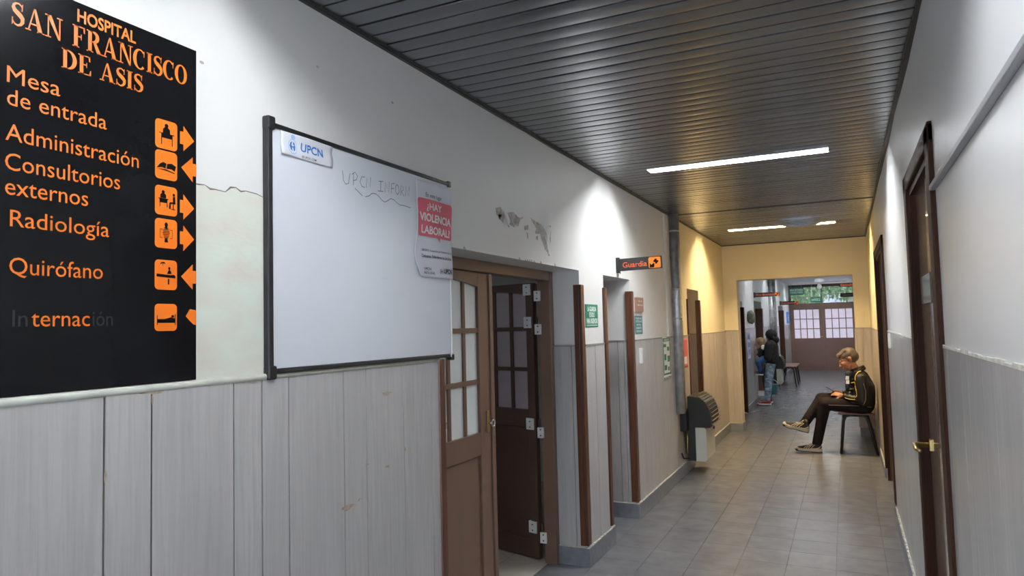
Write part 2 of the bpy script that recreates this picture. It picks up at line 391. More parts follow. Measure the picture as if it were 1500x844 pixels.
while y < Y1-.04:
    kw = {}
    if 8.55 < y < 9.14: am = -.052*min(1, (y-8.45)/.5); kw = dict(n=24, sag=lambda x, am=am: am*math.exp(-((x+.44)/.185)**4))
    pcs = None
    for lx0, lx1, ly in LAMPS:      # leave the slot of the recessed fitting open
        a, b = ly-.069, ly+.069
        if y+HW_ > a and y-HW_ < b:
            pcs = [(XA, lx0-.003, -HW_, HW_), (lx1+.003, XB, -HW_, HW_)]
            if y-HW_ < a: pcs.append((lx0-.003, lx1+.003, -HW_, a-y))
            if y+HW_ > b: pcs.append((lx0-.003, lx1+.003, b-y, HW_))
    mm = slat_mesh(pcs, **kw) if pcs else (slat_mesh([(XA, XB, -HW_, HW_)], **kw) if kw else sm)
    o = bpy.data.objects.new('slat', mm); o.location = (0, y, ZC+random.uniform(-.0010, .0010)); o.rotation_euler = (random.gauss(0, R(.35)) if not pcs else 0, 0, 0)
    link(o, ceil); y += PITCH
    if 7.53 < y < 7.53+PITCH: y += .03
def wobble(name, x0, x1, z0, z1, ya, yb, seed, amp=.006, inw=1):
    rr = random.Random(seed); bm = bmesh.new(); ys = [ya+(yb-ya)*k/28 for k in range(29)]; prev = None
    for yv in ys:
        dz = rr.uniform(-amp, amp); dx = rr.uniform(-amp*.5, amp*.3)*inw
        q = [bm.verts.new((x, yv, z)) for x, z in ((x0, z0+dz), (x1+dx, z0+dz), (x1+dx, z1), (x0, z1))]
        if prev:
            for i in range(4): bm.faces.new((prev[i], prev[(i+1) % 4], q[(i+1) % 4], q[i]))
        prev = q
    return fin(bm, name, M['edge'])
tag(wobble('trim_1', XL, XL+.016, ZC-.014, ZC+.02, Y0, 7.5, 3, .003), kind='structure')
tag(wobble('trim_2', XL, XL+.014, ZC-.008, ZC+.02, 7.5, Y1, 4, .002), kind='structure')
tag(wobble('trim_3', XR, XR-.018, ZC-.018, ZC+.02, Y0, Y1, 5, .012, -1), kind='structure')
tag(boxo('trim_4', M['edge'], None, XL, XR, Y1-.012, Y1, ZC-.008, ZC+.02), kind='structure')
tag(boxo('trim_5', M['edge'], None, XL, XR, 7.525, 7.54, ZC-.006, ZC+.02), kind='structure')
bm = bmesh.new(); yv = Y1+PT
for ly in (14.2, 17.3, 20.3, 23.2, None):
    ye = ly-.08 if ly else YF+.1
    box(bm, XFL-.3, XFR+.2, yv, ye, 2.80, 2.95)
    if ly: box(bm, XFL-.3, -1.303, ye, ly+.08, 2.80, 2.95); box(bm, -.097, XFR+.2, ye, ly+.08, 2.80, 2.95); box(bm, -1.303, -.097, ye, ly+.08, 2.88, 2.95); yv = ly+.08
tag(fin(bm, 'ceiling', M['ceil_far']), kind='structure')

# wainscot planks
def planks_y(parent, x0, x1, edges, m, z0=.0, z1=ZD, name='plank'):
    for a, b in zip(edges, edges[1:]):
        g = .0026 if x1 > x0 else .0009; dx = random.uniform(-.0012, .0012) if x1 > x0 else 0
        s = 1 if x1 > x0 else -1
        boxo(name, m, parent, min(x0, x1+s*dx), max(x0, x1+s*dx), a+g, b-g, z0, z1)
def planks_x(parent, y0, y1, edges, m, z0=0, z1=ZD):
    for a, b in zip(edges, edges[1:]): boxo('plank', m, parent, a+.002, b-.002, min(y0, y1), max(y0, y1), z0, z1)
def spread(a, b, ws=(.13, .27, .11, .16, .29, .12, .2)):
    e = [a]; k = random.randrange(len(ws))
    while e[-1]+ws[k % len(ws)] < b-.08: e.append(e[-1]+ws[k % len(ws)]); k += 1
    return e+[b]
TH = .013
THR = .006
boxo('plank_gap', M['rust_d'], wall_left, XL, XL+.003, Y0, 2.70, .0, ZD)
M['gapg'] = mat('grey_joint', (.20, .195, .19), .7)
for a, b in ((4.66, 5.08), (5.94, 8.2), (9.04, 11.0)): boxo('plank_gap', M['gapg'], wall_left, XL, XL+.003, a, b, .1, ZD)
for a, b in ((Y0, 2.84), (3.99, 6.51), (8.19, 11.0)): boxo('plank_gap', M['gapg'], wall_right, XR-.003, XR, a, b, .1, 1.49)
for a, b in ((13.27, 14.9), (16.42, 20.55), (22.28, YF)): boxo('plank_gap', M['gapg'], wall_fl, XFL, XFL+.003, a, b, .1, 1.49)
planks_y(wall_left, XL, XL+TH, spread(-.2, .60)+[.86, 1.132, 1.261, 1.534, 1.646, 1.761, 2.038, 2.169, 2.417, 2.63, 2.70], M['plank'])
planks_y(wall_left, XL, XL+TH, [4.66, 4.86, 5.08], M['plank'], .125)
planks_y(wall_left, XL, XL+TH, [5.94, 6.12, 6.43, 6.60, 6.92, 7.10, 7.45], M['plank'], .125)
planks_y(wall_left, XL, XL+TH, [7.45, 7.75, 7.93, 8.20], M['plank_c'], .125)
planks_y(wall_left, XL, XL+TH, [9.04, 9.3, 9.55, 9.9, 10.1, 10.45, 10.7, 11.0], M['plank_c'], .125)
planks_x(wall_left, 4.60, 4.60-TH, [-1.90, -1.735, -1.668], M['plank'], .125)
planks_x(wall_left, 5.87, 5.87-TH, [-1.93, -1.79, -1.735, -1.668], M['plank'], .125)
planks_x(wall_left, 8.97, 8.97-TH, [-1.93, -1.79, -1.668], M['plank_c'], .125)
planks_y(wall_right, XR, XR-THR, spread(-.5, 2.84, (.24, .12, .3, .15)), M['plank_r'], .11, 1.525)
planks_y(wall_right, XR, XR-THR, spread(3.99, 6.51, (.24, .12, .3, .15)), M['plank_r'], .11, 1.525)
planks_y(wall_right, XR, XR-THR, spread(8.19, 11.0), M['plank_c'], .11, 1.50)
planks_x(wall_mid, Y1, Y1-TH, [XL, -1.57, PX0], M['plank_c'], .12, 1.50)
planks_x(wall_mid, Y1, Y1-TH, [PX1, .20, XR], M['plank_c'], .12, 1.50)
boxo('plank', M['plank_c'], wall_mid, PX1-.012, PX1, Y1, Y1+PT, .12, 1.50)
fe = [Y1+PT, 11.7, 12.0, 12.3]
planks_y(wall_fl, XFL, XFL+TH, fe, M['plank_r'], .12, 1.50)
for a, b in ((13.27, 14.9), (16.42, 20.55), (22.28, YF)): planks_y(wall_fl, XFL, XFL+TH, spread(a, b, (.5, .3, .4)), M['plank_r'], .12, 1.50)
for yj in (16.35, 22.2): boxo('plank', M['plank_r'], wall_fl, XFL-.28, XFL, yj-TH, yj, .12, 1.5)
planks_y(wall_fr, XFR, XFR-TH, spread(Y1+PT, YF, (.5, .4)), M['plank_r'], .12, 1.50)
# dado rails
def rail_y(name, m, x, r, a, b, z):
    return tag(fin(T([(x, a, z), (x, b, z)], r, 10), name, m, None, True), kind='structure')
n_ = [5]
def trim(bm, m, smooth=False, bevel=0):
    n_[0] += 1; return tag(fin(bm, 'trim_%d' % n_[0], m, None, smooth, bevel), kind='structure')
trim(T([(XL+.008, -.2, ZD+.006), (XL+.008, 2.70, ZD+.006)], .011), M['rail'], True)
for a, b in ((4.66, 5.08), (5.94, 7.6)): trim(B(XL, XL+TH+.004, a, b, ZD, ZD+.012), M['rail_d'])
for a, b in ((7.6, 8.2), (9.04, 11.0)): trim(B(XL, XL+TH+.004, a, b, ZD, ZD+.010), M['rail_d'])
trim(B(-1.90, XL, 4.60-TH-.003, 4.60, ZD, ZD+.012), M['rail_d']); trim(B(-1.93, XL, 5.87-TH-.003, 5.87, ZD, ZD+.012), M['rail_d']); trim(B(-1.93, XL, 8.97-TH-.003, 8.97, ZD, ZD+.012), M['rail_d'])
for a, b in ((-.5, 2.84), (3.99, 6.51)):
    rr = random.Random(int(a*7)); bm = bmesh.new(); yv = a
    while yv < b:
        y2 = min(b, yv+rr.uniform(.03, .12)); box(bm, XR-THR-.001, XR, yv, y2, 1.524, 1.529+rr.uniform(0, .006)); yv = y2
    trim(bm, M['mortar'])
trim(B(XR-THR-.003, XR, 8.19, 11.0, 1.50, 1.511), M['rail_d'])
trim(B(XL, PX0+.0, Y1-TH-.004, Y1, 1.50, 1.512), M['rail_d']); trim(B(PX1-.013, XR, Y1-TH-.004, Y1, 1.50, 1.512), M['rail_d'])
for a, b in ((13.27, 14.9), (16.42, 20.55), (22.28, YF)): trim(B(XFL, XFL+TH+.003, a, b, 1.50, 1.512), M['rail_d'])
# skirtings with crumbled mortar on top
def skirting(name, boxes, h=.122):
    bm = bmesh.new()
    for b in boxes: box(bm, b[0], b[1], b[2], b[3], 0, h)
    o = tag(fin(bm, name, M['base']), kind='structure'); bm = bmesh.new(); rr = random.Random(len(name))
    for x0, x1, y0, y1 in boxes:
        L = max(x1-x0, y1-y0); n = max(2, int(L/.035)); lng = (y1-y0) > (x1-x0)
        for k in range(n):
            t0, t1 = k/n, (k+1)/n; hh = h+rr.uniform(.001, .008); e = rr.uniform(.001, .009)
            if lng: box(bm, x0+e, x1-e*.6, y0+(y1-y0)*t0, y0+(y1-y0)*t1, h-.001, hh)
            else: box(bm, x0+(x1-x0)*t0, x0+(x1-x0)*t1, y0+e*.6, y1-e, h-.001, hh)
    fin(bm, 'mortar_line', M['mortar'], o); return o
skirting('baseboard_left', [(XL, -1.640, 4.572, 5.165), (-1.935, XL, 4.572, 4.60), (-1.935, XL, 5.14, 5.165),
                            (XL, -1.640, 5.842, 8.26), (-1.935, XL, 5.842, 5.87), (XL, -1.640, 8.945, 11.0), (-1.935, XL, 8.945, 8.97)])
skirting('baseboard_right', [(.283, XR, 3.99, 6.51), (.283, XR, 8.19, 11.0), (.283, XR, -.5, 2.84)], .108)
skirting('baseboard_middle', [(-1.640, PX0, Y1-.026, Y1), (PX1, .283, Y1-.026, Y1), (PX0-.001, PX0+.012, Y1-.026, Y1+PT)])
skirting('baseboard_far', [(XFL, XFL+.025, 13.27, 14.95), (XFL, XFL+.025, 16.35, 20.6), (XFL, XFL+.025, 22.2, YF)])

# worn plaster on the left wall
WL = FL(XL)
bm = bmesh.new(); poly(bm, [(1.395, 1.50), (1.395, 2.064), (1.41, 2.066), (1.441, 2.067), (1.477, 2.061), (1.515, 2.061), (1.555, 2.081), (1.595, 2.077), (1.637, 2.075), (1.69, 2.066), (1.70, 1.50)], WL, 0, .0012)
fin(bm, 'paint_patch', M['green_old'], wall_left)['label'] = 'old pale green paint below a crack in the plaster'
bm = bmesh.new()
ck = [(1.395, 2.066), (1.42, 2.067), (1.441, 2.069), (1.46, 2.060), (1.477, 2.062), (1.515, 2.061), (1.535, 2.078), (1.555, 2.081), (1.575, 2.072), (1.595, 2.077), (1.637, 2.075), (1.68, 2.066)]
ribbon(bm, WL, ck, [.003, .0045, .002, .005, .003, .0025, .006, .003, .005, .0025, .003, .002], d=.0016); fin(bm, 'crack', M['crack'], wall_left)
PEEL = [[(3.33, 2.278), (3.378, 2.292), (3.43, 2.268), (3.441, 2.24), (3.415, 2.204), (3.368, 2.219), (3.399, 2.25), (3.334, 2.241)],
 [(3.455, 2.269), (3.53, 2.282), (3.594, 2.277), (3.61, 2.262), (3.694, 2.276), (3.632, 2.243), (3.62, 2.22), (3.603, 2.205), (3.575, 2.212), (3.551, 2.199), (3.482, 2.213), (3.49, 2.235)],
 [(3.698, 2.228), (3.754, 2.232), (3.745, 2.205), (3.697, 2.202)],
 [(3.786, 2.286), (3.871, 2.267), (3.945, 2.259), (3.959, 2.23), (4.004, 2.211), (4.017, 2.176), (4.044, 2.117), (4.073, 2.077), (4.041, 2.083), (3.997, 2.119), (3.947, 2.168), (3.926, 2.202), (3.851, 2.194), (3.869, 2.231)],
 [(4.103, 2.269), (4.109, 2.235), (4.098, 2.18), (4.086, 2.146), (4.075, 2.219), (4.02, 2.262)],
 [(3.47, 2.2), (3.50, 2.197), (3.49, 2.188)], [(3.86, 2.18), (3.90, 2.185), (3.89, 2.155), (3.862, 2.16)], [(3.72, 2.19), (3.735, 2.19), (3.75, 2.165), (3.74, 2.15)]]
for pl in PEEL:
    # jagged outline
    q = []
    for (a, b), (c, d) in zip(pl, pl[1:]+pl[:1]):
        for t in (0, .33, .66): q.append((a+(c-a)*t+random.uniform(-.006, .006), b+(d-b)*t+random.uniform(-.005, .005)))
    bm = bmesh.new(); poly(bm, q, WL, 0, .001); fin(bm, 'bare_patch', M['peel'], wall_left)
for pl in ([(3.405, 2.285), (3.46, 2.26), (3.49, 2.22), (3.47, 2.20), (3.435, 2.215), (3.445, 2.25)], [(3.945, 2.262), (4.095, 2.262), (4.075, 2.2), (4.05, 2.17), (4.01, 2.215)]):
    bm = bmesh.new(); c = (sum(p[0] for p in pl)/len(pl), sum(p[1] for p in pl)/len(pl)); cv = bm.verts.new(WL @ Vector((*c, .003)))
    ring = [bm.verts.new(WL @ Vector((p[0], p[1], random.uniform(.004, .012)))) for p in pl]
    for i in range(len(ring)): bm.faces.new((cv, ring[i], ring[(i+1) % len(ring)]))
    fin(bm, 'paint_flake', M['plaster'], wall_left)
bm = bmesh.new()
for yc in (2.98, 3.62, 3.70, 3.73, 3.76, 3.79, 3.83, 3.93, 4.16): 
    s = random.uniform(.008, .02); poly(bm, [(yc-s, 2.02), (yc-s*.6, 2.02+s*.8), (yc, 2.02+s*.9), (yc+s*.5, 2.02+s*.5), (yc+s, 2.02)], WL, 0, .001)
for yc, zc in ((1.93, 2.583), (2.39, 2.583), (1.43, 2.43)): poly(bm, arc(yc, zc, .008, .005, 0, 330, 8), WL, 0, .001)
fin(bm, 'chip', M['peel'], wall_left)
bm = bmesh.new()
for yc, zc, w_, h_ in ((1.262, 1.486, .045, .006), (1.135, 1.29, .004, .02), (1.262, 1.465, .004, .018), (1.61, 1.484, .02, .005), (2.30, 1.385, .035, .009), (2.42, 1.145, .008, .012), (2.06, 1.00, .05, .012), (2.12, 1.012, .012, .006), (2.75, 1.2, .01, .02), (2.17, 1.13, .012, .005), (2.30, 1.10, .02, .006)):
    poly(bm, [(yc+w_*math.cos(t)*rq, zc+h_*math.sin(t)*rq) for t, rq in [(.5236*k, random.uniform(.45, 1.15)) for k in range(12)]], FL(XL+TH+.0008))
M['rust'] = mat('rust_stain', (.42, .34, .26), .7, 0, .3, 60); fin(bm, 'rust_stain', M['rust'], wall_left)
boxo('pilaster', M['plaster'], wall_left, XL, XL+.014, 7.20, 7.36, ZD, 2.78)

# wooden corner guards
def guard(y, side, z0=.135, z1=1.92, x=XL, w=.04, label='varnished wooden corner guard strip', open_side=1, m='guard'):
    """side=-1: the reveal faces the camera end (far jamb); side=+1: near jamb"""
    t = thing('corner_guard', label, 'corner guard', (x, y, z0)); e = .020
    bm = bmesh.new()
    if side < 0: box(bm, x, x+e, y-e, y+w, z0, z1); 
    else: box(bm, x, x+e, y-w, y+e, z0, z1)
    fin(bm, 'front_strip', M[m], t, bevel=.004); bm = bmesh.new()
    if side < 0: box(bm, x-w, x, y-e, y, z0, z1)
    else: box(bm, x-w, x, y, y+e, z0, z1)
    fin(bm, 'side_strip', M[m], t, bevel=.004); return t
guard(2.72, 1, 0.02, 1.498, w=.028, label='varnished wooden corner strip between the plank wall and the brown double door')
guard(4.60, -1, label='tall varnished wooden corner guard on the near side of the pier with the green sign')
guard(5.14, 1, label='slim varnished wooden corner guard on the far side of the pier with the green sign', w=.035)
guard(5.87, -1, label='broad varnished wooden corner guard beside the small pink plaque')
guard(8.26, 1, label='thin varnished corner guard between the flue pipe and the third doorway', w=.04)
guard(8.97, -1, label='varnished corner guard on the far jamb of the third doorway, above the heater')
guard(13.2, -1, 0.02, 1.90, x=XFL, label='dark wooden corner guard just past the left edge of the passage', w=.1, m='trimwood')
guard(16.35, -1, .12, 1.92, x=XFL, label='dark wooden corner guard behind the person in the black hoodie', w=.13)
guard(22.2, -1, .12, 1.95, x=XFL, label='dark wooden corner guard nearest the far brown doors', w=.15)

# closed doors deep in the openings, and dim rooms
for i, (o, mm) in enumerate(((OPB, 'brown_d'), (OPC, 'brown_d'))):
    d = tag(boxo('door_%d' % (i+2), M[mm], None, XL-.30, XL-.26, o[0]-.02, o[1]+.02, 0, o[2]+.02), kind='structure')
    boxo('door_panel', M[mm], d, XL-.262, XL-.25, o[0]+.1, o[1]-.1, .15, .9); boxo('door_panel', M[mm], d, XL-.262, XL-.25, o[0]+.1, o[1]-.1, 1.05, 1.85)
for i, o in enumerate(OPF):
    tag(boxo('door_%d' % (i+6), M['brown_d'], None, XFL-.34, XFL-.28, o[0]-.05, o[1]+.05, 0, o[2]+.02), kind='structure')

# --- side room behind the double door
bm = bmesh.new()
box(bm, -4.6, -4.5, 1.6, 7.0, 0, 2.7); box(bm, -4.5, XL-.27, 1.5, 1.6, 0, 2.7); box(bm, -4.5, XL-.27, 6.9, 7.0, 0, 2.7); box(bm, -4.6, XL-.27, 1.5, 7.0, 2.7, 2.8)
tag(fin(bm, 'wall_room', M['plaster']), kind='structure')
bm = bmesh.new(); rf = tag(boxo('floor', M['grout'], None, -4.5, XL-.26, 1.6, 6.9, -.05, .0012), kind='structure')
for i in range(8):
    for j in range(16):
        x = -1.935-.31*(i+1); yv = 2.0+.31*j
        if x < -4.4 or yv > 6.7: continue
        if i < 4 and 3.2 < yv < 5.2: boxo('tile', M['roomtile'], rf, x+.002, x+.308, yv+.002, yv+.308, 0, .0025)
        else: box(bm, x+.002, x+.308, yv+.002, yv+.308, 0, .0025)
tag(fin(bm, 'tiling', M['roomtile'], rf), kind='stuff')
boxo('window', M['frosted'], None, -4.5, -4.48, 3.0, 4.4, 1.0, 2.1).name = 'window_1'; tag(bpy.data.objects['window_1'], kind='structure')
rl = thing('ceiling_light', 'added unseen lamp lighting the room behind the brown double door', 'light', (-3.3, 3.2, 2.7))  # lamp added out of view to lighten the side room
fin(T([(-3.3, 3.2, 2.7), (-3.3, 3.2, 2.62)], [.12, .10], 20), 'added_lamp_body', emitter('added_room_glow', (.85, .93, 1), 9), rl, True)

# --- double door A
def door_frame():
    t = tag(bpy.data.objects.new('door_1', None), kind='structure'); link(t)
    for nm, b in (('frame_jamb', (-1.955, -1.865, 2.72, 2.775, 0, 2.02)), ('frame_jamb', (-1.955, -1.865, 4.535, 4.60, 0, 2.02)), ('frame_head', (-1.955, -1.865, 2.775, 4.535, 1.955, 2.02))):
        boxo(nm, M['brown'], t, *b, bevel=.004)
    return t
dA = door_frame()
def leaf(name, label, hinge, ang, flip, glassm, m, parent=None):
    """leaf in local coords: x along width from the hinge, z up; width .87"""
    W, TT = .87, .04
    mt = Matrix.Translation(hinge) @ Matrix.Rotation(ang, 4, 'Z')
    e = bpy.data.objects.new(name, None); link(e); tag(e, label, 'door')
    def bb(nm, x0, x1, z0, z1, y0=-TT/2, y1=TT/2, mm=m, par=e, bev=.003):
        bm = bmesh.new(); box(bm, x0, x1, y0, y1, z0, z1, mt); return fin(bm, nm, mm, par, bevel=bev)
    cols = [.07+.17*k for k in range(4)]; rows = [(1.047, 1.318), (1.346, 1.608), (1.636, 1.87)]
    bb('stile', 0, .07, .012, 1.95); bb('stile', .72, W, .012, 1.95); bb('rail', .07, .72, .92, 1.047); bb('rail', .07, .72, .012, .14)
    bb('panel', .07, .72, .14, .92, -.008, .008, bev=0)
    # arched top rail
    bm = bmesh.new(); n = 16; pts = [(.07+.65*k/n, 1.87+.030*math.sin(math.pi*k/n)) for k in range(n+1)]
    for yv in (-TT/2, TT/2):
        vs = [bm.verts.new(mt @ Vector((x, yv, z))) for x, z in pts]+[bm.verts.new(mt @ Vector((.72, yv, 1.95))), bm.verts.new(mt @ Vector((.07, yv, 1.95)))]
        f = bm.faces.new(vs)
    bm.verts.ensure_lookup_table(); N = n+3
    for k in range(N): bm.faces.new((bm.verts[k], bm.verts[(k+1) % N], bm.verts[N+(k+1) % N], bm.verts[N+k]))
    fin(bm, 'top_rail', m, e)
    for k in range(3): bb('glazing_bar', .07+.14+.17*k, .10+.14+.17*k, 1.047, 1.905, -.013, .013, bev=.002)
    for a, b in ((1.318, 1.346), (1.608, 1.636)): bb('glazing_bar', .07, .72, a, b, -.014, .014, bev=.002)
    for c in cols:
        for a, b in rows: bb('pane', c-.002, c+.142, a-.002, b+(.035 if b > 1.8 else .002), -.003, .003, glassm, bev=0)
    return e, mt, bb
l1, mt1, bb1 = leaf('door_leaf', 'brown door leaf with pale frosted panes, nearly closed, beside the whiteboard', Vector((-1.905, 2.79, 0)), R(90), False, M['frosted'], M['brown'])
bm = bmesh.new(); box(bm, .845, .885, -.030, .024, .012, 1.95, mt1); fin(bm, 'overlap_strip', M['brown'], l1, bevel=.004)
bm = bmesh.new(); box(bm, .79, .82, -.026, -.02, 1.04, 1.16, mt1); fin(bm, 'lock_plate', M['brass'], l1)
bm = bmesh.new(); ring = [mt1 @ Vector((.805+.02*math.cos(t), -.055, 1.09+.02*math.sin(t))) for t in [k*.5236 for k in range(13)]]
tube(bm, ring, .005, 6, False); tube(bm, [mt1 @ Vector((.805, -.02, 1.09)), mt1 @ Vector((.805, -.05, 1.09))], .007, 8); fin(bm, 'door_knob', M['chrome'], l1, True)
ang2 = math.atan2(.134, -.419)
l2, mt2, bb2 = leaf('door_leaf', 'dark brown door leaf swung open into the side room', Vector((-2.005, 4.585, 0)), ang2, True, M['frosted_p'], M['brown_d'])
for z in (1.90, 1.665, .945, .225):
    h = thing('hinge', 'white hinge on the open dark brown door leaf, %s' % {1.90: 'topmost of the four', 1.665: 'second from the top', .945: 'just below the knob height', .225: 'lowest, near the floor'}[z], 'hinge', (-1.99, 4.56, z), 'white hinges of the open door leaf')
    bm = bmesh.new(); box(bm, .015, .085, -.0, .028, z-.038, z+.042, mt2); fin(bm, 'hinge_plate', M['hinge'], h)
    h.parent = None
    boxo('hinge_plate', M['hinge'], h, -1.982, -1.934, 4.522, 4.534, z-.085, z-.012)
    bm = bmesh.new(); tube(bm, [(-1.975, 4.55, z-.085), (-1.975, 4.55, z+.04)], .008, 8); fin(bm, 'hinge_pin', M['brown_d'], h, True)
    for dz in (-.02, .02):
        fin(T([mt2 @ Vector((.05, .028, z+dz)), mt2 @ Vector((.05, .031, z+dz))], .005, 8), 'screw', M['ink'], h)
        bm = bmesh.new(); tube(bm, [(-1.958, 4.522, z-.047+dz), (-1.958, 4.519, z-.047+dz)], .005, 8)
        fin(bm, 'screw', M['ink'], h)

# --- right wall doors
def right_door(n, o, ztop, lab):
    d = tag(bpy.data.objects.new('door_%d' % n, None), kind='structure'); link(d); t = .017; w = .11; zb = .0 if n == 4 else .12
    a, b = o[0], o[1]
    boxo('door_slab', M['slab'], d, XR+.024, XR+.06, a+.02, b-.02, .01, ztop-.03, bevel=.002)
    boxo('architrave', M['trimwood'], d, XR-t, XR+.01, a-w, a+.012, zb, ztop+.07, bevel=.006)
    boxo('architrave', M['trimwood'], d, XR-t, XR+.01, b-.012, b+w, zb, ztop+.07, bevel=.006)
    boxo('architrave', M['trimwood'], d, XR-t, XR+.01, a-w, b+w, ztop, ztop+.075, bevel=.006)
    boxo('jamb_lining', M['trimwood'], d, XR, XR+.12, a-.005, a+.02, 0, ztop); boxo('jamb_lining', M['trimwood'], d, XR, XR+.12, b-.02, b+.005, 0, ztop)
    boxo('jamb_lining', M['trimwood'], d, XR, XR+.12, a, b, ztop-.03, ztop)
    return d
d4 = right_door(4, OPR1, 2.25, ''); d5 = right_door(5, OPR2, 2.25, '')
h = thing('door_handle', 'x', 'x', (XR+.024, 3.79, 1.03))
boxo('back_plate', M['brass'], h, XR+.016, XR+.024, 3.77, 3.81, 1.015, 1.065); fin(T([(XR+.024, 3.79, 1.04), (XR-.035, 3.79, 1.04), (XR-.045, 3.78, 1.04), (XR-.045, 3.68, 1.035), (XR-.03, 3.66, 1.03)], [.011, .011, .013, .009, .007], 10), 'lever', M['brass'], h, True)
h.parent = d4; del h['category']; del h['label']
nb = tag(boxo('door_plate', M['platec'], None, XR+.010, XR+.024, 3.30, 3.70, 1.69, 1.815, bevel=.002), 'small dark grey plate fixed to the near right-hand door', 'plate')
tag(boxo('light_switch', M['switch'], None, XR-THR-.012, XR-THR, 6.10, 6.22, 1.40, 1.515, bevel=.003), 'ivory wall switch beside the farther right-hand door frame', 'switch')
tag(boxo('cable_trunking', M['cable'], None, XR-.02, XR, -.5, 2.84, 2.075, 2.093, bevel=.003), 'grey cable trunking along the upper right wall to the door frame', 'trunking')

# ------------------------------------------------------------------ lights
def batten(x0, x1, y, s, col, label, group=None, zt=ZC, W=.13, D=.070):
    """recessed fitting: bare tube inside a white enamelled trough open at the bottom"""
    t = thing('ceiling_light', label, 'light', ((x0+x1)/2, y, zt), group)
    bm = bmesh.new(); e = .002; z0 = zt-.006
    box(bm, x0, x1, y-W/2-e, y-W/2, z0, zt+D); box(bm, x0, x1, y+W/2, y+W/2+e, z0, zt+D); box(bm, x0, x1, y-W/2, y+W/2, zt+D, zt+D+e)
    box(bm, x0-e, x0, y-W/2, y+W/2, z0, zt+D); box(bm, x1, x1+e, y-W/2, y+W/2, z0, zt+D); fin(bm, 'trough', M['trough'], t)
    fin(T([(x0+.03, y, zt+D-.028), (x1-.03, y, zt+D-.028)], .018, 14), 'tube', emitter('tube_glow', col, s), t, True)
    for xx in (x0, x1-.03): boxo('lamp_holder', M['hinge'], t, xx, xx+.03, y-.02, y+.02, zt+D-.05, zt+D)
batten(*LAMPS[1], TUBE_MAIN, COOL, 'bright white tube light nearest in the slatted ceiling')
batten(*LAMPS[2], TUBE_WARM, WARM, 'warm tube light farther along the slatted ceiling, partly behind sagging slats')
batten(*LAMPS[0], TUBE_NEAR, COOL, 'white tube light above the hospital sign, out of frame')
for i, yv in enumerate((14.2, 17.3, 20.3, 23.2)):
    batten(-1.3, -.1, yv, TUBE_FAR, COOL, 'white tube light on the ceiling of the far corridor, %s' % ('nearest the passage', 'just before the ceiling fan', 'second from the far doors', 'closest to the far doors')[i], 'tube lights of the far corridor', zt=2.80)

# ------------------------------------------------------------------ the hospital direction sign
SX = XL+.012; sg = thing('direction_sign', 'large black hospital direction board with orange lettering and arrows', 'sign', (XL, 1.13, 1.508))
boxo('panel', M['black'], sg, XL+.001, SX, .862, 1.402, 1.508, 2.452, bevel=.001); FS = FL(SX)
lettering('HOSPITAL', M['orange'], sg, FS, 1.055, 1.211, 2.404, .030, .022)
